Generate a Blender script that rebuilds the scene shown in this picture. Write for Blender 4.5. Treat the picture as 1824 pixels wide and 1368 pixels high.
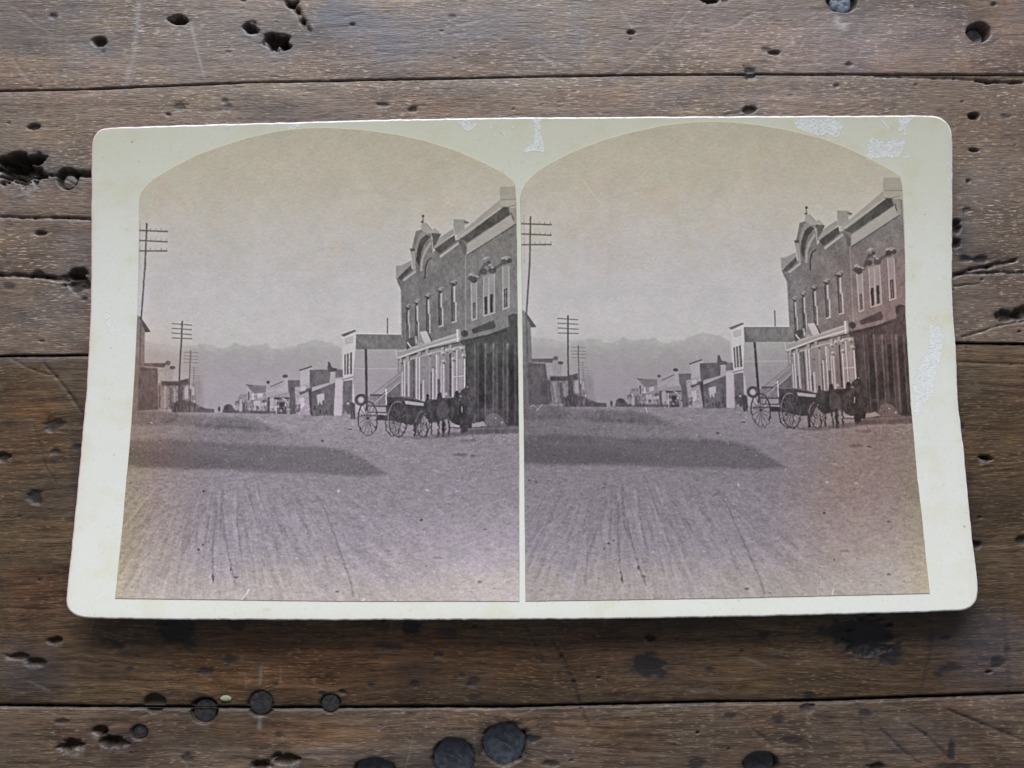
import bpy, math, random
import numpy as np
from mathutils import Vector
from mathutils.geometry import delaunay_2d_cdt

# ------------------------------------------------------------------ scene, camera, light
S = bpy.context.scene
for o in list(bpy.data.objects):
    bpy.data.objects.remove(o)
COL = S.collection
MM = 0.001
TH = math.radians(6.0)          # camera leans back six degrees from the vertical
DIST = 182.0                    # mm from lens to table
FPX = 31.0 / 36.0 * 1824.0
CT, ST = math.cos(TH), math.sin(TH)
CAMP = np.array([0.0, -DIST * ST, DIST * CT])

cd = bpy.data.cameras.new('camera')
cam = bpy.data.objects.new('camera', cd)
COL.objects.link(cam)
cam.location = CAMP * MM
cam.rotation_euler = (TH, 0, 0)
cd.lens = 31.0
cd.sensor_width = 36.0
cd.clip_start = 0.01
cd.clip_end = 20.0
S.camera = cam

w = bpy.data.worlds.new('World')
S.world = w
w.use_nodes = True
bg = w.node_tree.nodes['Background']
bg.inputs[0].default_value = (0.86, 0.92, 1.0, 1)
bg.inputs[1].default_value = 0.20

def area(name, direction, dist, sx, sy, power, color):
    l = bpy.data.lights.new(name, 'AREA')
    l.shape = 'RECTANGLE'
    l.size = sx
    l.size_y = sy
    l.energy = power
    l.color = color
    o = bpy.data.objects.new(name, l)
    COL.objects.link(o)
    d = Vector(direction).normalized()
    o.location = d * dist
    o.rotation_euler = (-d).to_track_quat('-Z', 'Y').to_euler()
    return o
area('window_light', (-0.08, 0.88, 0.48), 1.0, 1.0, 0.6, 18.8, (0.93, 0.97, 1.0))
S.view_settings.view_transform = 'Standard'
S.view_settings.look = 'None'
S.view_settings.exposure = 0.0
S.view_settings.gamma = 1.0
S.render.engine = 'CYCLES'

# ------------------------------------------------------------------ geometry of the view (used to take measurements off the photograph)
Y0 = 3.2
CK = 4.8 / 54.0 ** 2
def card_z(y):
    return 1.25 + CK * (y - Y0) ** 2
def to_px(x, y, z):
    dx, dy, dz = x - CAMP[0], y - CAMP[1], z - CAMP[2]
    u = dy * CT + dz * ST
    f = dy * ST - dz * CT
    return 912 + FPX * dx / f, 684 - FPX * u / f
def from_px(px, py, zf):
    px = np.asarray(px, float); py = np.asarray(py, float)
    a = (px - 912) / FPX
    b = -(py - 684) / FPX
    dx, dy, dz = a, b * CT + ST, b * ST - CT
    z = np.zeros_like(a)
    for _ in range(25):
        t = (z - CAMP[2]) / dz
        x = CAMP[0] + dx * t
        y = CAMP[1] + dy * t
        z = zf(y) + 0 * x
    return x, y, z
def table_xy(px, py):
    x, y, _ = from_px(px, py, lambda y: 0 * y)
    return x, y

# ------------------------------------------------------------------ noise
_r = np.random.RandomState(7)
_T = _r.rand(512, 512).astype(np.float32)
def vn(x, y, seed=0):
    x = x + seed * 37.17; y = y + seed * 91.73
    xi = np.floor(x).astype(np.int64); yi = np.floor(y).astype(np.int64)
    fx = x - xi; fy = y - yi
    fx = fx * fx * (3 - 2 * fx); fy = fy * fy * (3 - 2 * fy)
    x0 = xi & 511; x1 = (xi + 1) & 511; y0 = yi & 511; y1 = (yi + 1) & 511
    a = _T[y0, x0] * (1 - fx) + _T[y0, x1] * fx
    b = _T[y1, x0] * (1 - fx) + _T[y1, x1] * fx
    return a * (1 - fy) + b * fy
def fbm(x, y, n=4, seed=0, g=0.5):
    s = 0; a = 1; t = 0
    for k in range(n):
        s = s + a * vn(x * 2 ** k, y * 2 ** k, seed + 5 * k)
        t += a; a *= g
    return s / t
def smooth(a, b, x):
    t = np.clip((x - a) / (b - a), 0, 1)
    return t * t * (3 - 2 * t)
def blur(a, s):
    if s <= 0: return a
    r = max(1, int(s * 2.6)); k = np.exp(-0.5 * (np.arange(-r, r + 1) / s) ** 2); k /= k.sum()
    p = np.pad(a, ((r, r), (0, 0)), 'edge')
    b = sum(k[i] * p[i:i + a.shape[0]] for i in range(2 * r + 1))
    p = np.pad(b, ((0, 0), (r, r)), 'edge')
    return sum(k[i] * p[:, i:i + a.shape[1]] for i in range(2 * r + 1))

# ------------------------------------------------------------------ a small painter for the printed pictures
class Canvas:
    def __init__(s, x0, y0, x1, y1, sc, T=None):
        s.x0, s.y0, s.sc = x0, y0, sc
        s.h = int((y1 - y0) * sc); s.w = int((x1 - x0) * sc)
        s.L = np.zeros((s.h, s.w), np.float32)
        s.T = T or (lambda p: p)
        ys, xs = np.mgrid[0:s.h, 0:s.w]
        s.X = (xs + 0.5) / sc + x0; s.Y = (ys + 0.5) / sc + y0
    def pts(s, P):
        P = s.T(np.array(P, float))
        return np.stack([(P[:, 0] - s.x0) * s.sc, (P[:, 1] - s.y0) * s.sc], 1)
    def mask(s, P, pad=0):
        q = s.pts(P)
        x0 = max(0, int(q[:, 0].min()) - 2 - pad); x1 = min(s.w, int(q[:, 0].max()) + 3 + pad)
        y0 = max(0, int(q[:, 1].min()) - 2 - pad); y1 = min(s.h, int(q[:, 1].max()) + 3 + pad)
        if x1 <= x0 or y1 <= y0: return None
        m = np.zeros((y1 - y0, x1 - x0), np.float32)
        for oy in (0.25, 0.75):
            for ox in (0.25, 0.75):
                yy = (np.arange(y0, y1) + oy)[:, None]; xx = (np.arange(x0, x1) + ox)[None, :]
                ins = np.zeros(m.shape, bool)
                n = len(q)
                for i in range(n):
                    ax, ay = q[i]; bx, by = q[(i + 1) % n]
                    if ay == by: continue
                    c = ((ay > yy) != (by > yy)) & (xx < (bx - ax) * (yy - ay) / (by - ay) + ax)
                    ins ^= c
                m += ins * 0.25
        return m, x0, y0, x1, y1
    def poly(s, P, lum, soft=0, a=1.0, tex=0.0):
        r = s.mask(P, int(soft * s.sc * 2.6) + 1 if soft else 0)
        if r is None: return
        m, x0, y0, x1, y1 = r
        if soft: m = blur(m, soft * s.sc)
        m = m * a
        v = lum
        if tex:
            v = lum + (fbm(s.X[y0:y1, x0:x1] * 0.5, s.Y[y0:y1, x0:x1] * 0.5, 3, 11) - 0.5) * tex
        s.L[y0:y1, x0:x1] = s.L[y0:y1, x0:x1] * (1 - m) + v * m
    def line(s, P, wd, lum, soft=0, a=1.0):
        P = np.array(P, float)
        for i in range(len(P) - 1):
            d = P[i + 1] - P[i]; L = np.hypot(*d)
            if L == 0: continue
            n = np.array([-d[1], d[0]]) / L * wd / 2; e = d / L * wd * 0.2
            s.poly([P[i] + n - e, P[i + 1] + n + e, P[i + 1] - n + e, P[i] - n - e], lum, soft, a)
    def ell(s, cx, cy, rx, ry, lum, soft=0, a=1.0, ring=0, a0=0, a1=360):
        if ring:
            t = np.radians(np.linspace(a0, a1, 40))
            s.line(np.stack([cx + rx * np.cos(t), cy + ry * np.sin(t)], 1), ring, lum, soft, a)
        else:
            t = np.linspace(0, 2 * np.pi, 28)[:-1]
            s.poly(np.stack([cx + rx * np.cos(t), cy + ry * np.sin(t)], 1), lum, soft, a)

def zt(x0, y0, k):
    return lambda *P: [(x0 + P[i] / k, y0 + P[i + 1] / k) for i in range(0, len(P), 2)]
z1 = zt(180, 200, 4.8); z3 = zt(200, 540, 5.067); z4 = zt(560, 540, 4.8)
z5 = zt(660, 320, 4.886); z6 = zt(200, 780, 4.56); z7 = zt(560, 780, 4.56); z8 = zt(600, 640, 6.08)

def paint_street(c, side):
    rnd = random.Random(3)
    X, Y = c.X, c.Y
    # undo the offset so that textures follow the drawing
    if side: Xl = X - np.interp(Y + 12, RY, RX); Yl = Y + 12
    else: Xl, Yl = X, Y
    L = np.interp(Yl, [200, 230, 300, 400, 500, 620, 735], [158, 161, 167, 174, 177, 178, 172])
    L = L + (fbm(Xl / 60, Yl / 60, 3, 2) - 0.5) * 7
    c.L[:] = L
    P, Ln, E = c.poly, c.line, c.ell
    # hills
    rx = np.arange(150, 2070, 9.0)
    ry = np.interp(rx, [150, 420, 560, 700, 750, 820, 900, 960, 1010, 1100, 1180, 1260, 1330, 1385, 1430, 1500, 1600, 1700, 1824, 1960, 2060], [330, 360, 392, 378, 372, 364, 374, 404, 410, 362, 388, 380, 376, 362, 398, 422, 402, 370, 332, 352, 400])
    ry = ry + (fbm(rx / 26, rx * 0 + 3.3, 3, 9) - .5) * 26
    P([(200 + a / 5.067, 540 + b / 5.067) for a, b in zip(rx, ry)] + z3(2070, 1000, 150, 1000), 161, 0.8, 0.85)
    P([(200 + a / 5.067, 540 + (b + 46 + 20 * math.sin(a / 70)) / 5.067) for a, b in zip(rx, ry)] + z3(2070, 1000, 150, 1000), 156, 1.6, 0.6)
    P(z3(150, 300, 620, 330, 700, 700, 150, 700), 172, 9, .45)
    P(z3(150, 420, 500, 440, 800, 420, 940, 470, 1100, 430, 1300, 470, 1500, 450, 1700, 480, 2060, 470, 2060, 1000, 150, 1000), 157, 3, 0.7)
    P(z3(150, 620, 900, 640, 1200, 700, 2060, 690, 2060, 1000, 150, 1000), 164, 6, 0.6)
    for k in range(40):
        x = 500 + rnd.random() * 1400; y = 385 + rnd.random() * 160
        P(z3(x, y, x + 20 + rnd.random() * 40, y - 12, x + 60, y + 20), rnd.choice([156, 178]), 1.4, 0.35)
    # ground
    g = np.interp(Yl, [735, 760, 790, 850, 900, 980, 1030, 1070, 1090], [144, 147, 143, 142, 147, 161, 175, 185, 187])
    g = g - 8 * smooth(700, 900, Xl) * (1 - smooth(760, 860, Yl)) + 14 * smooth(650, 900, Xl) * smooth(880, 1010, Yl)
    ang = np.arctan2(Xl - 402, np.maximum(Yl - 715, 4)); rr = np.hypot(Xl - 402, Yl - 715)
    st = fbm(ang * 46, rr / 55, 3, 21) - 0.5
    st2 = fbm(ang * 120, rr / 26, 2, 23) - 0.5
    near = smooth(850, 930, Yl) * (1 - 0.6 * smooth(650, 830, Xl))
    g = g + near * (st * 20 + st2 * 14) * (.5 + 1.2 * fbm(Xl / 45, Yl / 30, 2, 27)) + (fbm(Xl / 9, Yl / 3.4, 3, 31) - 0.5) * 20
    gm = smooth(734, 736, Yl)
    c.L[:] = c.L * (1 - gm) + g * gm
    # shadows across the street
    P(z3(150, 960, 380, 955, 530, 985, 700, 1010, 1270, 1040, 1400, 1100, 1520, 1170, 1200, 1152, 900, 1130, 700, 1105, 150, 1100), 116, 2.6, 0.72)
    P([(210, 745), (330, 752), (450, 765), (560, 780), (520, 800), (210, 800)], 120, 8, .22)
    P(z3(700, 1085, 1250, 1115, 1250, 1135, 800, 1120), 100, 1.2, 0.5)
    P([(215, 728), (330, 738), (430, 757), (520, 775), (430, 790), (215, 836)], 112, 7, 0.28)
    P([(215, 784), (300, 783), (400, 790), (500, 793), (575, 796), (612, 801), (645, 816), (690, 845), (650, 848), (600, 846), (560, 843), (480, 842), (400, 836), (300, 834), (215, 830)], 106, 2.6, 0.74)
    P([(215, 797), (300, 803), (400, 812), (470, 830), (400, 834), (300, 833), (215, 828)], 98, 4, 0.5)
    P([(600, 803), (640, 815), (685, 843), (560, 840)], 118, 4, .3)
    for k in range(170):
        a = rnd.uniform(-1.0, 1.12); r0 = rnd.uniform(120, 260); r1 = r0 + rnd.uniform(20, 90); b = a + rnd.uniform(-.02, .02)
        if rnd.random() < .4: a = rnd.uniform(-.2, .45); b = a + rnd.uniform(-.02, .02)
        x0, y0 = 402 + r0 * math.sin(a), 715 + r0 * math.cos(a); x1, y1 = 402 + r1 * math.sin(b), 715 + r1 * math.cos(b)
        xm, ym = (x0 + x1) / 2 + rnd.uniform(-1.5, 1.5), (y0 + y1) / 2
        if y0 < 852: continue
        Ln([(x0, y0), (xm, ym), (x1, y1)], rnd.uniform(1.2, 3.0), rnd.choice([112, 118, 124, 192]), .9, rnd.uniform(.10, .32))
    # wheel tracks
    for q, wd, lu, a in ((z6(900, 420, 890, 560, 905, 700, 940, 900, 975, 1080, 1010, 1200), 2.0, 108, .6), (z6(850, 540, 835, 700, 818, 900, 815, 1100, 822, 1180), 2.2, 108, .6),
                      (z6(880, 560, 885, 740, 920, 830), 1.8, 104, .5), (z6(760, 560, 660, 760, 560, 960, 520, 1180), 2.6, 120, .4),
                      (z6(560, 545, 420, 600, 280, 690, 160, 750), 2.4, 120, .4), (z6(1330, 820, 1350, 1000), 2.4, 122, .4),
                      (z6(1180, 780, 1200, 900, 1240, 1060), 2, 122, .35), (z7(20, 470, 95, 600, 210, 920, 300, 1180, 320, 1290), 1.9, 112, .65),
                      (z7(400, 900, 560, 1060, 700, 1180), 1.6, 125, .35), (z6(590, 780, 560, 960), 2, 122, .4), (z7(-40, 620, 70, 900, 120, 1100), 1.8, 125, .35),
                      (z6(700, 620, 560, 760, 380, 860, 230, 1010), 2, 124, .35), (z6(1500, 420, 1560, 620, 1600, 820), 2, 122, .35)):
        Ln(q, wd * 1.5, lu + 4, 0.9, a * .8)
    for k in range(420):
        y = 738 + 330 * rnd.random() ** 1.15; x = 230 + 690 * rnd.random()
        s = 0.5 + (y - 735) / 330 * 0.9
        if rnd.random() < 0.55: E(x, y, s * (0.8 + rnd.random() * 1.6), s * 0.5, 96, 0.35, 0.30 + 0.35 * rnd.random())
        else: E(x, y, s * (0.6 + rnd.random()), s * 0.55, 196, 0.35, 0.30 + 0.4 * rnd.random())
    for x, y, rx, ry, lu in ((751, 926, 2.6, 2, 55), (604, 875, 2.2, 3, 215), (760, 1008, 1.4, 1.4, 60), (864, 943, 3.2, 1.6, 85), (624, 814, 5, 1, 85), (761, 873, 2.4, 2, 205), (813, 875, 3, 1.5, 190),
                             (820, 810, 13, 3, 105), (843, 812, 4, 1.8, 80), (362, 970, 2, 2, 60), (354, 979, 1.6, 1.6, 55), (372, 965, 1.3, 1.3, 60), (363, 875, 1.8, 1.6, 75), (600, 1054, 4.5, 2, 110), (854, 1036, 4.5, 2.2, 110),
                             (780, 993, 9, 2.6, 140), (420, 1028, 3, 2, 95), (380, 1030, 2, 7, 90), (411, 1014, 2, 4, 75), (233, 860, 2, 1, 80), (245, 863, 2, 1, 80), (575, 785, 2.2, 1.6, 60)):
        E(x, y, rx, ry, lu, 0.6, 0.7)
    gs = (fbm(Xl / 2.1, Yl / 1.5, 2, 33) - 0.5) * 17 + (fbm(Xl / 4.5, Yl / 3.0, 2, 35) - 0.5) * 18 * smooth(780, 900, Yl) + (np.maximum(vn(Xl / 2.6, Yl / 1.8, 37) - .8, 0) - np.maximum(.16 - vn(Xl / 3, Yl / 1.8, 38), 0)) * 120
    c.L += gm * gs
    # far left row
    P(z3(230, 105, 270, 165, 345, 262, 300, 264, 296, 540, 250, 990, 170, 990, 190, 105), 122, 0.3, 1, 10)
    P(z3(240, 110, 275, 150, 348, 258, 300, 262), 96, 0.3)
    Ln(z3(296, 262, 296, 530), 1.2, 168, 0.3, 0.7)
    P(z3(245, 575, 412, 585, 420, 960, 230, 968), 104, 0.4, 1, 10)
    P(z3(285, 540, 480, 540, 500, 560, 470, 582, 290, 572), 103, 0.4)
    Ln(z3(285, 540, 478, 540), 0.7, 165, 0.3, .7)
    P(z3(412, 600, 470, 585, 500, 520, 530, 560, 560, 585, 545, 700, 430, 720), 150, 0.5, 1, 20)
    E(*z3(505, 540)[0], 4.6, 4, 108, 0.4); E(*z3(545, 582)[0], 5, 3, 96, 0.4)
    P(z3(415, 720, 600, 730, 620, 960, 415, 960), 132, 0.6, 1, 50)
    P(z3(445, 705, 655, 705, 660, 745, 445, 745), 88, 0.5, .9)
    P(z3(600, 700, 690, 680, 700, 960, 600, 970), 98, 0.6, 1, 30)
    P(z3(640, 745, 745, 720, 770, 960, 640, 970), 140, 0.8, .9, 60)
    P(z3(540, 900, 640, 870, 740, 900, 840, 950, 920, 958, 920, 985, 540, 985), 90, 0.6, .95)
    E(*z3(700, 850)[0], 1.6, 2.6, 220, 0.4); E(*z3(740, 885)[0], 1.8, 1.8, 205, 0.4); E(*z3(700, 755)[0], 5, 3.5, 175, 0.8, .7)
    for k in range(60):
        x = 440 + rnd.random() * 330; y = 740 + rnd.random() * 220
        P(z3(x, y, x + 6, y, x + 6, y + 50, x, y + 50), rnd.choice([88, 96, 150, 140, 104]), 0.4, 0.55)
    # telegraph poles
    Ln(z3(738, 575, 735, 930), 1.3, 128, 0.3); Ln(z3(785, 650, 782, 940), 1.0, 138, 0.3)
    for j in range(5):
        Ln(z3(705, 582 + 24 * j, 780, 584 + 24 * j), 0.8, 132, 0.3); Ln(z3(745, 656 + 18 * j, 825, 660 + 18 * j), 0.7, 142, 0.3)
        Ln(z3(760, 730 + 14 * j, 830, 732 + 14 * j), 0.7, 146, 0.3)
    P(z3(720, 690, 810, 700, 830, 940, 760, 950), 138, 1.5, .5)
    Ln(z3(710, 430, 704, 560, 690, 900), 2.1, 108, 0.3)
    for j, y in enumerate((443, 475, 503, 535)): Ln(z3(645, y, 775, y + 6), 1.1, 118, 0.3)
    Ln(z3(633, 162, 628, 300, 612, 560, 600, 900), 2.7, 92, 0.3)
    for y0, y1 in ((185, 200), (228, 240), (270, 285), (315, 322)): Ln(z3(540, y0, 720, y1), 1.5, 98, 0.3)
    # near pole
    Ln(z1(394, 950, 376, 1344) + z3(262, 150, 250, 560), 3.0, 104, 0.3)
    for xx0, yy0, xx1, yy1 in ((300, 1010, 573, 1021), (300, 1096, 569, 1109), (300, 1187, 566, 1187)):
        Ln(z1(xx0, yy0, xx1, yy1), 2.4, 104, 0.3)
        for xi in (335, 425, 470, 515, 562): Ln(z1(xi, yy1 - 28, xi, yy1), 0.9, 122, 0.3)
    Ln(z1(336, 930, 330, 1344), 1.0, 138, 0.3, .6)
    # far people, bush
    P(z3(780, 955, 920, 955, 920, 988, 780, 985), 104, 0.5); E(*z3(966, 958)[0], 2.2, 5, 100, 0.4)
    E(*z3(1050, 950)[0], 8.5, 7.5, 96, 0.6); P(z3(1000, 960, 1110, 950, 1110, 990, 1000, 990), 100, 0.5)
    # right-hand row in the distance
    P(z3(1150, 825, 1230, 820, 1230, 990, 1120, 990, 1130, 880), 140, 0.6, 1, 50)
    P(z3(1210, 735, 1395, 745, 1395, 810, 1250, 830), 128, 0.4, 1, 8)
    P(z3(1212, 738, 1262, 800, 1262, 900, 1218, 880), 166, 0.5, 1, 30); Ln(z3(1207, 735, 1262, 745), 1.2, 100, .3)
    P(z3(1250, 820, 1400, 800, 1400, 990, 1230, 990), 145, 0.4, 1, 70)
    P(z3(1390, 720, 1420, 705, 1460, 745, 1540, 705, 1545, 740, 1480, 780, 1480, 850, 1390, 860), 160, 0.4, 1, 20)
    E(*z3(1408, 715)[0], 3, 2.6, 95, .4); Ln(z3(1430, 755, 1545, 705), 1.4, 100, .3)
    P(z3(1545, 660, 1585, 655, 1590, 800, 1480, 805, 1500, 765, 1560, 730), 168, 0.4, 1, 16); E(*z3(1562, 660)[0], 5, 3, 95, .4)
    P(z3(1585, 695, 1700, 695, 1690, 1000, 1600, 1000), 112, 0.4, 1, 14)
    P(z3(1400, 850, 1600, 800, 1605, 860, 1600, 1000, 1400, 1000), 150, 0.4, 1, 40)
    P(z3(1460, 852, 1600, 850, 1598, 866, 1460, 868), 90, .3); P(z3(1480, 890, 1580, 888, 1580, 1000, 1480, 1000), 92, .4)
    P(z3(1560, 880, 1585, 880, 1585, 930, 1560, 930), 190, .4); P(z3(1435, 960, 1452, 960, 1452, 1005, 1435, 1005), 195, .3)
    P(z3(1695, 605, 1800, 575, 1824, 610, 1824, 700, 1700, 745), 172, 0.3, 1, 14); Ln(z3(1692, 608, 1802, 572), 2.2, 98, .3)
    E(*z3(1760, 548)[0], 1.2, 3, 170, .4)
    P(z3(1650, 760, 1830, 720, 1830, 1010, 1660, 1005), 160, .4, 1, 60)
    P(z3(1690, 800, 1830, 745, 1830, 775, 1692, 830), 106, .4)
    P(z3(1770, 780, 1840, 775, 1840, 1012, 1790, 1012), 92, .5); P(z3(1690, 860, 1735, 850, 1735, 930, 1690, 930), 188, .4)
    for k in range(150):
        x = 1105 + rnd.random() * 590; y = 870 + rnd.random() * 115
        a = 3 + rnd.random() * 9; hgt_ = 14 + rnd.random() * 46; y = min(y, 985 - hgt_)
        P(z3(x, y, x + a, y - 1, x + a, y + hgt_, x, y + hgt_), rnd.choice([86, 96, 104, 176, 192, 112, 128, 140]), 0.3, 0.7)
        if k % 9 == 0: P(z3(x - 20, y - 16, x + 8, y - 30, x + 36, y - 18, x + 34, y - 8, x - 18, y - 6), rnd.choice([106, 150, 178]), .3, .8)
    P(z3(1100, 965, 1480, 975, 1480, 1000, 1100, 992), 98, 0.7, .8)
    for q, lu in (((1225, 800, 1240, 798, 1240, 878, 1225, 880), 96), ((1262, 812, 1280, 808, 1280, 868, 1262, 872), 196), ((1310, 818, 1360, 812, 1352, 850, 1312, 856), 190), ((1275, 885, 1335, 880, 1335, 930, 1280, 926), 182),
                  ((1340, 905, 1395, 900, 1395, 925, 1340, 930), 176), ((1402, 850, 1422, 848, 1422, 985, 1402, 985), 92), ((1425, 860, 1458, 858, 1458, 950, 1425, 955), 172), ((1390, 800, 1480, 770, 1480, 782, 1390, 812), 176),
                  ((1478, 872, 1486, 872, 1486, 1000, 1478, 1000), 196), ((1508, 900, 1545, 900, 1545, 960, 1508, 960), 74), ((1600, 780, 1640, 770, 1640, 1000, 1604, 1000), 104), ((1700, 760, 1745, 748, 1745, 790, 1700, 800), 188),
                  ((1695, 930, 1735, 905, 1740, 920, 1702, 960), 200), ((1150, 870, 1172, 866, 1172, 980, 1150, 982), 172), ((1180, 900, 1200, 900, 1200, 985, 1180, 985), 100), ((1120, 905, 1140, 900, 1150, 960, 1120, 965), 150),
                  ((420, 740, 436, 740, 436, 940, 420, 940), 96), ((470, 760, 484, 760, 484, 945, 470, 945), 158), ((520, 760, 545, 760, 545, 945, 520, 945), 104), ((560, 770, 572, 770, 572, 900, 560, 900), 156),
                  ((655, 760, 690, 750, 690, 860, 655, 860), 172), ((700, 780, 712, 780, 712, 900, 700, 900), 96), ((725, 760, 740, 755, 740, 830, 725, 830), 178), ((430, 620, 470, 615, 475, 690, 432, 695), 162), ((330, 640, 350, 640, 350, 760, 330, 760), 96), ((248, 590, 405, 598, 405, 612, 248, 604), 92)):
        P(z3(*q), lu, .35, .8)
    # middle buildings
    P(z4(-40, 570, 110, 568, 140, 600, 135, 690, -40, 720), 112, .3, 1, 10)
    P(z4(160, 565, 245, 570, 245, 640, 180, 650), 118, .3); P(z4(112, 560, 118, 505, 132, 500, 150, 550, 195, 560, 190, 585, 120, 590), 96, .4)
    P(z4(140, 590, 180, 585, 180, 640, 240, 632, 240, 655, 100, 700, -20, 760, -20, 720, 130, 680), 165, .4)
    P(z4(-20, 760, 130, 700, 180, 690, 165, 962, -20, 965), 112, .5, 1, 24); P(z4(20, 785, 85, 770, 85, 860, 30, 870), 178, .5)
    Ln(z4(-20, 765, 245, 655), 1.2, 95, .3)
    P(z4(180, 655, 242, 645, 232, 962, 168, 962), 182, .3, 1, 10)
    for k in range(14): E(*z4(rnd.random() * 160, 830 + rnd.random() * 120)[0], 1.6, 4, rnd.choice([80, 90, 100]), .4, .8)
    # white timber building
    P(z4(246, 285, 352, 245, 358, 400, 345, 800, 240, 960, 246, 640), 186, .3, 1, 6)
    P(z4(225, 272, 345, 228, 362, 240, 252, 288), 112, .3); Ln(z4(275, 350, 330, 335), 1, 140, .3)
    P(z4(262, 300, 335, 280, 335, 330, 262, 352), 166, .3)
    P(z4(255, 440, 325, 418, 325, 605, 256, 615), 112, .3)
    for x in (250, 274, 300, 328): Ln(z4(x, 438 - (x - 250) * .25, x, 618), 1.3, 205, .25)
    Ln(z4(240, 655, 335, 630), 1.6, 120, .3); P(z4(246, 668, 328, 655, 322, 870, 240, 958), 118, .4, 1, 14)
    P(z4(352, 398, 760, 398, 760, 800, 345, 800, 330, 640), 154, .3, 1, 8)
    for k in range(16): Ln(z4(352, 420 + 24 * k, 740, 420 + 24 * k), .5, 148, .3, .35); Ln(z4(345, 560, 735, 560), .5, 174, .3, .5)
    P(z4(356, 264, 760, 268, 780, 396, 358, 396), 116, .3, 1, 10); P(z4(356, 300, 440, 385, 356, 396), 104, .8, .7); Ln(z4(356, 262, 744, 266), 1.2, 200, .25)
    Ln(z4(626, 130, 625, 262), 2.4, 112, .3)
    P(z4(745, 655, 745, 800, 560, 800, 600, 760, 640, 740), 112, .4, 1, 10)
    P(z4(600, 720, 742, 610, 742, 650, 610, 750), 136, .4); Ln(z4(500, 778, 745, 588), 1.1, 118, .3); Ln(z4(520, 855, 748, 662), 1.6, 180, .3)
    P(z4(345, 800, 740, 795, 740, 860, 345, 860), 132, .5, 1, 20)
    Ln(z4(441, 398, 447, 820), 4.2, 84, .3); Ln(z4(613, 735, 613, 870), 2.2, 192, .3)
    # brick block: walls
    P(z5(262, 880, 270, 1600, 830, 1600, 830, 470, 740, 500, 600, 590, 400, 740), 116, .3, 1, 14)
    P(z5(825, 520, 1240, 250, 1290, 250, 1310, 1700, 825, 1600), 120, .3, 1, 14)
    wall = c.mask(z5(262, 880, 600, 680, 1300, 370, 1310, 1340, 262, 1500))
    if wall:
        m, a0, b0, a1, b1 = wall
        xs, ys = Xl[b0:b1, a0:a1], Yl[b0:b1, a0:a1]
        slope = (ys + (xs - 700) * np.interp(ys, [380, 560], [0.45, 0.18]))
        c.L[b0:b1, a0:a1] += m * (3.0 * np.sin(slope * 2 * np.pi / 2.4) + 5 * (vn(xs * .9, slope * .8, 9) - .5))
    Ln(z5(266, 960, 271, 1368), 1.2, 172, .4, .6); Ln(z5(825, 650, 828, 1310), 1.2, 158, .3, .7)
    # cornices
    P(z5(222, 748, 262, 750, 355, 705, 358, 745, 245, 845, 222, 850), 140, .3); P(z5(356, 742, 362, 785, 262, 880, 235, 855), 90, .35)
    P(z5(388, 790, 400, 804, 290, 886, 280, 872), 156, .4); P(z5(222, 850, 262, 872, 270, 965, 240, 905), 116, .3)
    P(z5(350, 640, 395, 450, 445, 435, 520, 430, 540, 600, 560, 700, 470, 860, 420, 860, 395, 790), 118, .3)
    P(z5(380, 620, 400, 540, 432, 462, 480, 440, 512, 455, 500, 475, 455, 500, 430, 560, 415, 660), 132, .3)
    P(z5(398, 700, 408, 610, 436, 520, 488, 478, 520, 500, 470, 560, 438, 650, 425, 760), 80, .35)
    P(z5(430, 795, 440, 700, 468, 615, 520, 540, 530, 560, 490, 620, 458, 700, 452, 800), 146, .3)
    P(z5(472, 860, 478, 760, 498, 700, 530, 680, 600, 690, 640, 720, 600, 800), 118, .3); Ln(z5(474, 860, 478, 770, 498, 705, 530, 683), 2, 72, .3)
    P(z5(340, 602, 385, 598, 388, 622, 352, 628), 92, .3); P(z5(354, 625, 386, 624, 396, 785, 368, 792), 142, .3)
    Ln(z5(457, 320, 455, 410), 2.6, 128, .3); E(*z5(458, 318)[0], 2.6, 2.2, 92, .3); E(*z5(452, 370)[0], 3, 2, 108, .3)
    P(z5(440, 440, 445, 392, 478, 376, 520, 418, 545, 462, 500, 470), 148, .3); Ln(z5(478, 376, 535, 440), 1, 110, .3)
    P(z5(528, 445, 560, 422, 598, 455, 614, 492, 530, 492), 148, .3); P(z5(530, 466, 614, 472, 600, 505, 560, 600, 535, 604), 98, .3)
    P(z5(560, 600, 700, 500, 735, 540, 700, 600, 600, 660), 110, .3)
    Ln(z5(535, 500, 545, 640), 2.2, 150, .3)
    P(z5(610, 500, 720, 428, 732, 470, 560, 600, 548, 590), 140, .3); P(z5(732, 482, 738, 545, 602, 645, 556, 608), 88, .35)
    P(z5(600, 664, 765, 546, 772, 560, 610, 682), 160, .4)
    P(z5(725, 345, 815, 348, 852, 368, 850, 386, 818, 396, 822, 430, 760, 482, 735, 482, 722, 400), 142, .35); Ln(z5(812, 368, 852, 376), 2, 96, .3)
    P(z5(732, 480, 762, 482, 772, 522, 738, 528), 168, .3)
    P(z5(1120, 180, 1160, 200, 1150, 235, 800, 505, 745, 515, 765, 480), 146, .3); Ln(z5(770, 505, 1150, 235), 1.2, 168, .3)
    P(z5(1160, 235, 1230, 250, 1232, 310, 1180, 350, 1000, 440, 850, 545, 780, 520), 88, .6)
    P(z5(1180, 330, 1225, 300, 1262, 382, 835, 662, 842, 560), 152, .8); Ln(z5(1268, 388, 835, 662), 1.1, 84, .3)
    P(z5(1200, 250, 1275, 240, 1278, 385, 1240, 372), 138, .4); Ln(z5(1225, 290, 1245, 350), 1.6, 95, .3)
    P(z5(768, 528, 800, 540, 838, 600, 822, 665, 798, 628, 790, 580), 104, .35)
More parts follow.
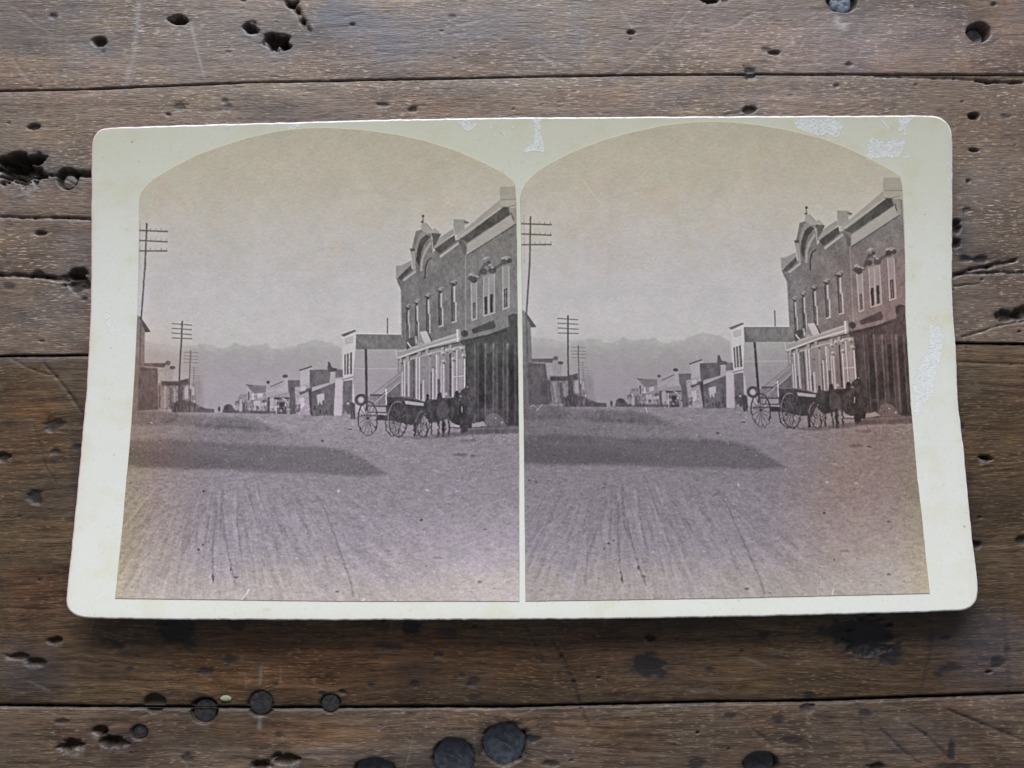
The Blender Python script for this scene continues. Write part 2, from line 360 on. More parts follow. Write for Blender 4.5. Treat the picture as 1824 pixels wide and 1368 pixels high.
    P(z5(1125, 62, 1300, 62, 1300, 178, 1125, 180), 150, .4); P(z5(1122, 175, 1300, 172, 1300, 242, 1135, 236), 154, .3)
    Ln(z5(1140, 176, 1300, 174), 1, 118, .3); Ln(z5(1135, 238, 1200, 240, 1270, 220), 1.2, 112, .4)
    # narrow windows
    for x, y0, y1 in ((325, 1110, 1420), (402, 1068, 1400), (498, 1015, 1330), (607, 962, 1270), (720, 900, 1235)):
        s = 0.7 + (x - 325) / 1100
        P(z5(x - 16 * s, y0 + 30, x + 22 * s, y0 + 25, x + 24 * s, y1, x - 16 * s, y1), 124, .3)
        Ln(z5(x - 12 * s, y0 + 30, x - 8 * s, y1), 2.6 * s, 80, .25); Ln(z5(x + 10 * s, y0 + 30, x + 10 * s, (y0 + y1) / 2), 2.2 * s, 172, .25); Ln(z5(x + 22 * s, (y0 + y1) / 2, x + 22 * s, y1), 1.8 * s, 176, .25)
        Ln(z5(x + 5 * s, (y0 + y1) / 2, x + 8 * s, y1), 2.0 * s, 88, .25); Ln(z5(x - 10 * s, y1 + 10, x + 28 * s, y1 - 2), 2.4, 165, .3)
        E(*z5(x, y0)[0], 7.2 * s, 4.4 * s, 92, .4); E(*z5(x + 3, y0 - 4)[0], 3.6 * s, 2.2 * s, 138, .3); E(*z5(x, y0 + 16)[0], 3 * s, 3 * s, 76, .3)
        Ln(z5(x - 25 * s, y0 - 5, x + 5, y0 - 22, x + 30 * s, y0 - 22), 1.5, 150, .3)
    # wide windows
    for q in ((872, 895, 925, 885, 925, 1215, 876, 1228), (978, 840, 1080, 818, 1080, 1160, 984, 1192), (1146, 760, 1208, 745, 1208, 1115, 1150, 1135)): P(z5(*q), 138, .3)
    for q in ((892, 1075, 912, 1070, 912, 1200, 892, 1208), (990, 1022, 1016, 1016, 1016, 1170, 992, 1176), (1040, 1002, 1064, 994, 1064, 1152, 1042, 1160), (1162, 955, 1190, 945, 1190, 1105, 1164, 1112)): P(z5(*q), 72, .3)
    for q in ((880, 1062, 884, 1228, 925, 1212, 924, 1050), (982, 1010, 986, 1188, 1082, 1160, 1080, 980), (1152, 945, 1152, 1132, 1208, 1112, 1206, 930), (1026, 1000, 1030, 1170), (902, 1080, 902, 1200), (1176, 960, 1176, 1105),
              (875, 900, 878, 1060), (924, 890, 924, 1050), (982, 850, 984, 1010), (1078, 830, 1080, 980), (1030, 850, 1030, 1000), (1150, 760, 1152, 950), (1206, 760, 1206, 930)):
        Ln(z5(*q), 1.0, 182, .25, .85)
    for q in ((845, 865, 885, 850, 940, 855, 960, 790, 1000, 730, 1060, 770, 1090, 770, 1140, 735, 1220, 700),): Ln(z5(*q), 4.6, 92, .6, .9)
    for x, y, r in ((880, 860, 5), (900, 875, 5), (985, 800, 5.5), (1060, 790, 6), (1030, 720, 3), (1165, 715, 5), (1205, 705, 4.5)): E(*z5(x, y)[0], r * 1.2, r, 84, .5)
    for x, y in ((872, 828), (900, 835), (1000, 690), (1040, 745), (1150, 685), (1185, 690), (1060, 765), (930, 845)): E(*z5(x, y)[0], 3.4, 2.0, 150, .4, .85)
    Ln(z5(975, 700, 1000, 675, 1030, 678), 1.2, 168, .3); Ln(z5(860, 825, 890, 812), 1.2, 165, .3); Ln(z5(1145, 690, 1180, 670, 1215, 680), 1.2, 165, .3)
    # dark shop front on the right
    P(z5(1200, 1185, 1240, 1165, 1300, 1180, 1310, 1500, 1200, 1500), 74, .4)
    P(z4(1240, 320, 1500, 262, 1665, 200, 1665, 120, 1760, 100, 1765, 1062, 1300, 1072, 1288, 720, 1292, 400), 80, .4, 1, 10)
    for x, wd, lu in ((1345, 60, 88), (1430, 50, 70), (1505, 30, 90), (1580, 70, 84), (1640, 20, 92), (1690, 40, 68), (1480, 14, 98), (1740, 8, 62)):
        P(z4(x - wd / 2, 370, x + wd / 2, 350, x + wd / 2, 1030, x - wd / 2, 1035), lu, 1.2, .75)
    P(z4(1345, 225, 1532, 145, 1550, 190, 1545, 215, 1358, 262), 82, .35)
    for k in range(9): Ln(z4(1375 + 17 * k, 222 - 6.8 * k, 1380 + 17 * k, 202 - 6.8 * k), .8, 104, .3, .7)
    Ln(z4(1255, 300, 1480, 245, 1665, 185), 2.2, 116, .5); Ln(z4(1285, 330, 1660, 230), 1.6, 64, .5)
    E(*z4(1285, 262)[0], 6.5, 6, 76, .5)
    for k in range(70): E(*z4(1300 + rnd.random() * 420, 300 + rnd.random() * 420)[0], .6, .6, 118, .3, .5)
    P(z4(1490, 740, 1520, 738, 1515, 800, 1500, 900, 1488, 800), 98, 1, .8); Ln(z4(1490, 770, 1515, 745), 1.2, 128, .4)
    P(z4(1380, 900, 1660, 890, 1660, 920, 1380, 930), 88, 1, .7)
    P(z4(1455, 1010, 1478, 962, 1520, 938, 1575, 950, 1620, 1000, 1650, 1055, 1470, 1055), 110, .5, 1, 36)
    E(*z4(1555, 985)[0], 1.5, 1, 185, .3); E(*z4(1608, 1022)[0], 1.6, 1.6, 178, .3)
    P(z4(1340, 1030, 1440, 1012, 1475, 1052, 1300, 1066), 152, .6); Ln(z4(1200, 1050, 1250, 1052), 2, 175, .4)
    Ln(z4(1290, 1070, 1770, 1054), 1.4, 140, .4, .7); P(z4(1250, 1080, 1770, 1066, 1770, 1112, 1250, 1125), 92, 1.2, .75)
    P(z4(1250, 1170, 1375, 1160, 1378, 1186, 1260, 1184), 118, .8, .8)
    for k in range(60): E(*z4(1300 + rnd.random() * 450, 1120 + rnd.random() * 90)[0], 1.6, .7, rnd.choice([110, 178, 170]), .3, .6)
    # columned shop front in sunlight
    P(z4(735, 470, 975, 400, 1290, 360, 1295, 800, 1050, 835, 738, 800), 136, .4, 1, 16)
    for x, y0, y1, wd, lu in ((752, 590, 800, 8, 196), (772, 500, 800, 9, 200), (790, 690, 800, 12, 104), (805, 500, 800, 14, 178), (832, 480, 820, 26, 112), (852, 480, 825, 10, 78), (874, 470, 828, 10, 196), (898, 450, 828, 9, 205),
                              (912, 690, 828, 12, 92), (932, 660, 830, 16, 182), (955, 540, 830, 12, 140), (985, 430, 830, 12, 152), (1000, 590, 830, 8, 96), (1014, 560, 830, 9, 200), (1045, 440, 820, 9, 200), (1064, 650, 800, 18, 98),
                              (1060, 450, 650, 14, 160), (1085, 520, 800, 8, 196), (1105, 520, 810, 14, 182), (1135, 440, 800, 30, 122), (1162, 430, 800, 14, 76), (1184, 500, 805, 9, 205), (1200, 420, 800, 10, 150), (1218, 400, 750, 7, 205),
                              (1250, 480, 730, 34, 150), (1284, 480, 730, 9, 205), (720, 480, 600, 12, 130)):
        P(z4(x - wd / 2, y0, x + wd / 2, y0 - 3, x + wd / 2, y1, x - wd / 2, y1), lu, .25, .9)
    Ln(z4(1190, 630, 1285, 622), 1.2, 195, .3)
    for x, y in ((745, 500), (790, 470), (890, 440), (985, 440), (1100, 430), (1130, 410), (1190, 400), (1260, 390), (1190, 480), (1275, 450), (1105, 500)):
        E(*z4(x, y)[0], 4.8, 4.2, 152, .5, .8); E(*z4(x + 6, y + 12)[0], 2.4, 2, 92, .4, .7); E(*z4(x - 6, y - 8)[0], 2, 1.4, 190, .3, .8)
    for x in (935, 1020): E(*z4(x, 550)[0], 3.5, 1.6, 120, .3)
    P(z4(700, 400, 756, 398, 960, 338, 1212, 256, 1212, 226, 1245, 222, 1252, 290, 1246, 335, 985, 380, 725, 475, 705, 468), 146, .3, 1, 10)
    Ln(z4(715, 468, 990, 372, 1238, 302), 2.2, 190, .3); Ln(z4(720, 415, 985, 342, 1215, 268), 1.2, 178, .3); Ln(z4(720, 484, 990, 394, 1240, 335), 2.6, 88, .3)
    Ln(z4(760, 500, 985, 430, 1250, 372), 1.8, 176, .3, .8)
    Ln(z4(1222, 228, 1225, 330), 2.6, 192, .3); Ln(z4(700, 402, 706, 470), 1.8, 176, .3)
    for x, y in ((740, 475), (800, 462), (900, 428), (965, 405), (1100, 385), (1165, 365)): P(z4(x - 16, y - 6, x + 16, y - 12, x + 12, y + 18, x - 12, y + 22), 150, .3); Ln(z4(x + 14, y - 6, x + 12, y + 22), 1.4, 82, .3)
    # scrolls over the shop cornice
    P(z4(785, 310, 850, 288, 865, 360, 788, 400), 88, .3); Ln(z4(796, 335, 812, 360, 828, 376), 2, 190, .3); Ln(z4(868, 285, 872, 350), 1.6, 178, .3)
    P(z4(870, 350, 905, 245, 950, 345), 132, .3); P(z4(902, 245, 962, 238, 1004, 328, 940, 346), 172, .3); Ln(z4(966, 238, 1006, 330), 1.8, 76, .3); E(*z4(905, 350)[0], 5, 3, 150, .3)
    for k in range(46):
        x = 1300 + rnd.random() * 430; y = 360 + rnd.random() * 560
        P(z4(x, y, x + 5, y, x + 6, y + 60 + 90 * rnd.random(), x + 1, y + 60), rnd.choice([62, 66, 94, 102, 108]), .5, .45)
    for x, wd in ((1372, 1.6), (1400, 1.0), (1462, 2.4), (1530, 2.2), (1560, 1.0), (1615, 1.4), (1652, 2.6), (1715, 1.2)): Ln(z4(x, 340, x, 1020), wd, 116, .4, .65)
    for x0, x1 in ((1410, 1450), (1475, 1518), (1572, 1606), (1664, 1704)): P(z4(x0, 430, x1, 425, x1, 900, x0, 905), 60, .8, .6)
    for x in (1462, 1530, 1652): P(z4(x - 14, 350, x + 14, 345, x + 8, 385, x - 8, 388), 118, .4, .7)
    # wagons, horses and people
    P(z8(60, 500, 120, 440, 150, 470, 200, 480, 200, 600, 180, 650, 150, 650, 140, 590, 110, 590), 104, .5); E(*z8(122, 480)[0], 2.2, 2, 175, .4); E(*z8(165, 520)[0], 4, 9, 88, .5)
    Ln(z8(155, 560, 158, 645), 2, 82, .3); Ln(z8(186, 560, 190, 648), 2, 82, .3); Ln(z8(125, 540, 125, 600), 1.4, 88, .3)
    E(*z8(262, 440)[0], 8.5, 8.5, 96, .3, 1, 4.0); P(z8(240, 380, 305, 378, 305, 395, 230, 400), 90, .3); P(z8(360, 378, 445, 380, 540, 384, 540, 402, 360, 402), 96, .3); E(*z8(262, 440)[0], 4.5, 4.8, 182, .4)
    P(z8(360, 400, 540, 400, 545, 500, 335, 500, 330, 440), 130, .5, 1, 40); Ln(z8(330, 410, 318, 560), 3.2, 82, .4); Ln(z8(415, 470, 540, 360), 1.5, 172, .3); Ln(z8(536, 320, 536, 490), 2.2, 196, .3)
    P(z8(540, 400, 700, 400, 850, 425, 960, 462, 950, 490, 750, 480, 700, 470, 560, 560, 545, 500), 88, .4, 1, 18)
    Ln(z8(555, 402, 700, 405, 840, 430, 960, 464), 1.2, 132, .3)
    P(z8(545, 480, 700, 462, 720, 450, 950, 500, 970, 560, 880, 720, 740, 700, 560, 660, 430, 655, 430, 600, 550, 600), 76, .4, 1, 14)
    P(z8(335, 498, 548, 502, 548, 590, 335, 585), 86, .3); P(z8(342, 512, 535, 518, 535, 572, 342, 568), 156, .3, 1, 18); Ln(z8(400, 512, 400, 570), .8, 100, .3)
    P(z8(248, 572, 548, 586, 548, 606, 248, 592), 158, .3); Ln(z8(255, 608, 545, 614), 1.5, 78, .3)
    P(z8(735, 448, 800, 455, 962, 478, 955, 506, 860, 500, 745, 486), 168, .35, 1, 26); Ln(z8(720, 440, 960, 470), 1.4, 84, .3)
    def wheel(cx, cy, rx, ry, wd, lu, n=12, ar=None, hi=None):
        cx2, cy2 = z8(cx, cy)[0]; rx /= 6.08; ry /= 6.08
        for k in range(n):
            t = 2 * math.pi * (k + .35) / n
            Ln([(cx2 + rx * .18 * math.cos(t), cy2 + ry * .18 * math.sin(t)), (cx2 + rx * math.cos(t), cy2 + ry * math.sin(t))], wd * .52, lu + 10, .2, .9)
        a = ar or (0, 360)
        E(cx2, cy2, rx, ry, lu, .2, 1, wd, *a)
        if hi: E(cx2 - .8, cy2, rx + .3, ry, 168, .2, .8, wd * .42, *hi)
        E(cx2, cy2, rx * .14, ry * .11, lu - 4, .4)
    for q in (z8(270, 610, 440, 610, 440, 800, 270, 800),): P(q, 146, 1.2, .35)
    wheel(612, 690, 82, 142, 1.9, 92, 10); wheel(336, 640, 104, 184, 2.3, 84, 14, None, (40, 130))
    wheel(664, 648, 102, 190, 2.3, 88, 14, None, (160, 290)); wheel(872, 740, 40, 90, 1.6, 88, 6); wheel(934, 700, 72, 138, 1.7, 84, 12, None, (170, 270))
    P(z8(945, 470, 965, 430, 990, 395, 1000, 430, 1080, 440, 1090, 370, 1130, 360, 1140, 420, 1200, 420, 1270, 415, 1280, 350, 1310, 345, 1330, 370, 1345, 345, 1405, 296, 1440, 320, 1440, 370, 1500, 420, 1525, 480, 1520, 560, 1470, 640, 1465, 720, 1450, 745,
         1420, 740, 1410, 790, 1345, 790, 1330, 720, 1250, 690, 1215, 640, 1095, 680, 1010, 690, 960, 640, 930, 560), 76, .5, 1, 34)
    for x, y, rx, ry, lu in ((1130, 470, 9, 4, 100), (1010, 520, 5, 9, 92), (1200, 500, 5, 10, 62), (1060, 600, 4, 10, 62), (1250, 560, 5, 12, 92), (1300, 480, 6, 5, 96), (1400, 420, 6, 5, 90), (1440, 520, 5, 12, 88), (1370, 600, 4, 10, 62), (1390, 340, 4, 3, 92), (1480, 470, 4, 7, 92), (1000, 450, 4, 3, 96), (1180, 640, 6, 4, 88), (1330, 440, 3, 3, 120)):
        E(*z8(x, y)[0], rx, ry, lu, 1.3, .6)
    E(*z8(1140, 560)[0], 12, 15, 94, 1.6, .8); Ln(z8(1085, 440, 1070, 560, 1085, 660), 1.6, 56, .6, .8); Ln(z8(1215, 440, 1232, 560, 1225, 660), 1.6, 56, .6, .8); Ln(z8(1090, 440, 1140, 425, 1200, 440), 1.2, 118, .5, .6); Ln(z8(1340, 440, 1325, 600), 1.2, 56, .6, .8); Ln(z8(960, 470, 1000, 440, 1050, 450), 1.2, 112, .5, .6)
    for x, y0, y1, wd in ((1024, 660, 825, 2.4), (1100, 660, 845, 2.6), (1150, 640, 835, 6), (1213, 650, 828, 2.6), (1365, 700, 800, 6), (846, 690, 825, 4), (1440, 640, 742, 4), (975, 690, 830, 2.4)): Ln(z8(x, y0, x + 5, (y0 + y1) / 2, x - 2, y1), wd, 72, .5)
    Ln(z8(1355, 512, 1355, 572), 1.8, 165, .3); E(*z8(1415, 300)[0], 1.4, 1.2, 165, .3); E(*z8(1182, 376)[0], 3, 3, 165, .5); E(*z8(1340, 400)[0], 3, 2, 150, .5, .7); E(*z8(960, 592)[0], 2, 1, 150, .3, .7)
    E(*z8(1300, 365)[0], 3, 4, 64, .3); E(*z8(985, 400)[0], 2.6, 4, 72, .3); P(z8(1040, 700, 1095, 700, 1095, 740, 1040, 740), 160, .5, .6); Ln(z8(1225, 742, 1335, 745), 1.6, 92, .3); Ln(z8(1235, 722, 1340, 722), 1.6, 176, .3)
    P(z8(560, 832, 900, 836, 1250, 790, 1500, 780, 1460, 815, 1200, 850, 900, 868, 740, 850), 104, 1.2, .65)
    E(*z8(148, 758)[0], 3.4, 1.4, 88, .3); E(*z8(148, 750)[0], 2.8, .8, 190, .3)

RY = [385, 475, 547, 600, 700, 750, 900, 1065]
RX = [682.5, 685, 688.5, 690.5, 697, 699.8, 714, 731]
def right_map(P):
    x, y = P[:, 0], P[:, 1]
    dx = np.interp(y, RY, RX) - 3.5 * np.clip((420 - x) / 120, 0, 1) * np.clip((y - 480) / 80, 0, 1) * np.clip((760 - y) / 60, 0, 1)
    dya = np.stack([-12 - (x - 250) * .006, -7.5 - (x - 250) * .013, -9 - (x - 250) * .014, 6 - (x - 205) * .028])
    yk = np.array([400, 640, 760, 1065])
    dy = np.array([np.interp(yy, yk, dya[:, i]) for i, yy in enumerate(y)])
    return np.stack([x + dx, y + dy], 1)

def s2l(c):
    c = np.clip(c, 0, 1.2)
    return np.where(c <= 0.04045, c / 12.92, ((c + 0.055) / 1.055) ** 2.4)

# how bright the cream mount reads down the card, as seen in the photograph (sRGB), used to keep the print's tones relative to its mount
def mount_seen(py):
    k = [200, 400, 600, 800, 950, 1080]
    return np.stack([np.interp(py, k, v) for v in ([178, 190, 200, 210, 218, 223], [180, 193, 203, 213, 221, 226], [166, 183, 200, 210, 217, 222])], -1) / 255.0
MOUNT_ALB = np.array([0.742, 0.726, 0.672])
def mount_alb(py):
    # paper yellowed towards its upper edge, also darkened there to deepen the light's falloff
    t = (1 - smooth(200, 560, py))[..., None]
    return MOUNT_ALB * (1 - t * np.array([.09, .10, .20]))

def tint(c, side):
    L = c.L
    X, Y = c.X, c.Y
    rng = np.random.RandomState(5 + side)
    n = rng.randn(*L.shape).astype(np.float32)
    gy, gx = np.mgrid[0:L.shape[0], 0:L.shape[1]]
    amp = np.where(Y < 738, .55, 2.6) * c.sc
    wx = (fbm(X / 4.5, Y / 4.5, 3, 101) - .5) * 2 * amp; wy = (fbm(X / 4.5, Y / 3.5, 3, 103) - .5) * 1.2 * amp
    L = L[np.clip((gy + wy).round().astype(int), 0, L.shape[0] - 1), np.clip((gx + wx).round().astype(int), 0, L.shape[1] - 1)]
    L = blur(L, 1.1); L = L + .45 * (L - blur(L, 4.0)) + .22 * (L - blur(L, 16.0))
    dk0 = 1 - smooth(105, 158, blur(L, 3.0)); bld = dk0 * (1 - smooth(780, 800, Y))
    L = L + bld * ((fbm(X / 5.0, Y / 7.0, 3, 211 + side) - .5) * 30 + (fbm(X / 2.0, Y / 6.0, 2, 213 + side) - .5) * 20 + (fbm(X / 22, Y / 30, 2, 217) - .5) * 22 - 3)
    L = L + (1 - dk0) * (fbm(X / 6, Y / 6, 2, 219 + side) - .5) * 7
    L = L + blur(n, 0.7) * 5.0 + blur(rng.randn(*L.shape).astype(np.float32), 1.8) * 8
    L = L + (fbm(X / 14, Y / 14, 3, 107 + side) - .5) * 7
    L = np.where(L < 152, 152 + (L - 152) * 1.13, L)
    low0 = smooth(560, 740, Y)
    L = L * (1 - .03 - (.09 * low0 if side else .01 * low0)) + 3 * (1 - smooth(560, 640, Y)) + 4 * smooth(470, 600, Y) * (1 - smooth(610, 660, Y))
    # dust specks
    for k in range(260):
        i = rng.randint(4, L.shape[0] - 4); j = rng.randint(4, L.shape[1] - 4); s = rng.randint(0, 2)
        L[i:i + 1 + s, j:j + 1 + s] += rng.choice([34, 26, -26])
    sky_w = 0
    purple = np.array([1.015, 0.960, 1.025]); cream = np.array([1.035, 1.0, 0.895]); dkm = (1 - smooth(90, 165, L))[..., None]; brown = np.array([1.055, 0.968, 0.935]) * (1 - dkm) + np.array([1.13, .93, .905]) * dkm; cool = np.array([1.003, 0.987, 0.990]); sand = np.array([1.04, .985, .965])
    top = 1 - smooth(260, 560, Y)
    low = smooth(600, 720, Y)
    col = cool[None, None] * (1 - low[..., None]) + purple * low[..., None]
    col = col * (1 - top[..., None]) + cream * top[..., None]
    x0 = 930 if side else 205
    if side: e = smooth(1350, 1570, X + (Y - 700) * .12) * smooth(380, 520, Y)
    else: e = (1 - smooth(235, 400, X)) * smooth(520, 680, Y)
    e = np.clip(e * (0.7 + 0.6 * fbm(X / 50, Y / 50, 3, 41)), 0, 1)
    col = col * (1 - e[..., None]) + brown * e[..., None]
    b = smooth(960, 1060, Y + (fbm(X / 40, Y / 40, 2, 44) - .5) * 60)
    col = col * (1 - .8 * b[..., None]) + sand * .8 * b[..., None]
    ed = 1 - smooth(0, 20, np.minimum(X - (206 if not side else 927), (926 if not side else 1640) - X) + 20 * vn(X / 30, Y / 30, 4))
    dist = (X - np.interp(Y, [350, 560, 800, 1065], [248, 245, 230, 205])) if not side else (np.interp(Y, [320, 560, 800, 1060], [1606, 1613, 1629, 1656]) - X)
    ey = (1 - smooth(4, 75, dist + 26 * vn(X / 30, Y / 30, 4)))[..., None] * smooth(640, 900, Y)[..., None]
    col = col * (1 - .85 * ey) + np.array([1.07, 1.0, .86]) * .85 * ey
    out = L[..., None] / 255.0 * col
    out *= (1 + (fbm(X / 26, Y / 26, 3, 48)[..., None] - .5) * np.array([.035, .02, .05]))
    # faint foxing
    fx = smooth(.63, .8, fbm(X / 38, Y / 38, 3, 61 + side))[..., None] * (1 - smooth(480, 560, Y))[..., None]
    out = out * (1 - fx * np.array([-.006, .012, .025]))
    return out

def edge_marks(out, c, side):
    """white nicks where the print surface is gone"""
    def put(P, wd):
        m = np.zeros_like(c.L); k = Canvas.__new__(Canvas); k.__dict__.update(c.__dict__); k.L = m; k.T = lambda p: p
        k.line(P, wd, 1.0, .3); return k.L
    m = 0
    if side:
        for P, wd in (([(1482, 1062), (1484, 1048)], 2), ([(1458, 1060), (1455, 1050)], 1.2), ([(1041, 323), (1048, 335), (1062, 354), (1070, 362)], .45), ([(954, 733), (960, 727), (966, 720)], .8), ([(944, 724), (950, 721), (957, 728)], .6),
                      ([(1150, 725), (1153, 735)], 1.0)):
            m = np.maximum(m, put(P, wd))
        m[..., ] = m
    else:
        for P, wd in (([(431, 1068), (437, 1060), (442, 1053)], 2.6), ([(440, 1058), (444, 1049)], 3.4), ([(644, 1071), (650, 1066)], 4), ([(268, 752), (272, 754)], 1.4)):
            m = np.maximum(m, put(P, wd))
    m = np.clip(m, 0, 1)[..., None] * .85
    return out * (1 - m) + np.array([.86, .87, .86]) * m

# ------------------------------------------------------------------ images made in code
# card plane: u,v over a rectangle in mm
UX0, UX1, UY0, UY1 = -95.0, 95.0, -54.0, 62.0
def make_image(name, arr, noncolor=False):
    h, w_, _ = arr.shape
    im = bpy.data.images.new(name, w_, h, alpha=False, float_buffer=False)
    if noncolor: im.colorspace_settings.name = 'Non-Color'
    a = np.ones((h, w_, 4), np.float32)
    a[..., :3] = np.clip(arr, 0, 1)
    im.pixels.foreach_set(a[::-1].ravel())
    im.pack()
    return im
def l2s(c):
    c = np.clip(c, 0, 1)
    return np.where(c <= 0.0031308, c * 12.92, 1.055 * c ** (1 / 2.4) - 0.055)
def resample(arr, c, bounds, res):
    bx0, bx1, by0, by1 = bounds
    w_ = int((bx1 - bx0) * res); h = int((by1 - by0) * res)
    ys, xs = np.mgrid[0:h, 0:w_]
    x = bx0 + (xs + .5) / w_ * (bx1 - bx0); y = by1 - (ys + .5) / h * (by1 - by0)
    px, py = to_px(x, y, card_z(y))
    fx = np.clip((px - c.x0) * c.sc - .5, 0, c.w - 1.01); fy = np.clip((py - c.y0) * c.sc - .5, 0, c.h - 1.01)
    xi = fx.astype(int); yi = fy.astype(int); a = (fx - xi)[..., None]; b = (fy - yi)[..., None]
    return (arr[yi, xi] * (1 - a) + arr[yi, xi + 1] * a) * (1 - b) + (arr[yi + 1, xi] * (1 - a) + arr[yi + 1, xi + 1] * a) * b

# ------------------------------------------------------------------ materials
def new_mat(name):
    m = bpy.data.materials.new(name); m.use_nodes = True
    nt = m.node_tree; b = nt.nodes['Principled BSDF']
    return m, nt, b
def N(nt, t, **kw):
    n = nt.nodes.new(t)
    for k, v in kw.items(): setattr(n, k, v)
    return n
def tag(o, label=None, cat=None, group=None, kind=None):
    if label: o['label'] = label
    if cat: o['category'] = cat
    if group: o['group'] = group
    if kind: o['kind'] = kind
    return o

# ------------------------------------------------------------------ outlines read off the photograph
CARD = [(1707, 720), (1717, 797), (1725, 881), (1733, 965), (1739, 1012), (1742.5, 1045), (1742.5, 1058), (1740, 1070), (1734, 1079), (1725, 1085), (1712, 1088.5), (1600, 1092), (1362, 1098), (1130, 1102), (912, 1104), (600, 1105), (300, 1104), (165, 1102),
        (148, 1101), (134, 1097), (124, 1090), (118, 1080), (117, 1068), (119, 1049), (128, 965), (139, 853), (149.4, 740), (153, 700), (157, 631), (160, 570), (161.5, 510), (162, 400), (162.5, 273), (163.5, 252), (168, 240), (176, 231), (187, 227.5), (219, 226),
        (326, 222.5), (560, 216), (706, 212), (930, 208.7), (1300, 206.5), (1507, 205.8), (1650, 205), (1668, 206), (1681, 212), (1692, 223), (1697, 238), (1697.6, 300), (1697, 370), (1696.5, 522), (1698.5, 560), (1703, 609), (1706, 680)]
P_LEFT = [(925, 1071), (600, 1071), (205, 1066), (209, 1030), (213, 988), (218.6, 933), (224, 868), (228.5, 819), (232, 780), (235, 740), (239, 678), (242, 620), (245, 560), (247, 480), (248, 400), (248.5, 356), (250, 346), (257, 335), (273, 319), (305, 300), (346.7, 278), (388, 262.5),
          (440, 246), (492, 234), (540, 228.5), (581, 227.5), (643, 231), (706, 239.6), (758, 251), (810, 267.7), (851.7, 285.4), (893, 306), (913, 321), (917, 330), (919.4, 358), (920.5, 420), (922, 560), (924, 700), (925, 820), (925, 950)]
P_RIGHT = [(1656, 1057), (1300, 1065.5), (936, 1071), (934.5, 940), (933, 800), (931, 640), (930, 560), (928, 400), (926.5, 352), (929, 340), (936.7, 325), (955, 307), (982.5, 289.6), (1024, 268.7), (1076, 249), (1118, 237.5), (1180, 224), (1232, 218), (1270, 216.5), (1300, 217.5), (1346, 222),
           (1403, 232), (1461, 246), (1507, 263), (1553, 285), (1590, 305), (1603, 315), (1606.5, 330), (1609.7, 384), (1611, 430), (1612, 480), (1612.7, 561), (1618, 644), (1622, 719), (1626, 759), (1630, 810), (1633, 843), (1640.5, 906), (1649, 994)]

def densify(P, step):
    out = []
    n = len(P)
    for i in range(n):
        a = np.array(P[i]); b = np.array(P[(i + 1) % n]); L = np.hypot(*(b - a)); k = max(1, int(round(L / step)))
        out += [tuple(a + (b - a) * j / k) for j in range(k)]
    return out
def chaikin(P):
    out = []
    n = len(P)
    for i in range(n):
        a = np.array(P[i]); b = np.array(P[(i + 1) % n])
        if np.hypot(*(b - a)) > 60:
            out += [tuple(a + (b - a) * (12 / np.hypot(*(b - a)))), tuple(b - (b - a) * (12 / np.hypot(*(b - a))))]
        else: out += [tuple(.75 * a + .25 * b), tuple(.25 * a + .75 * b)]
    return out

def top_ring(remap, n):
    return [remap[i] for i in range(n)]

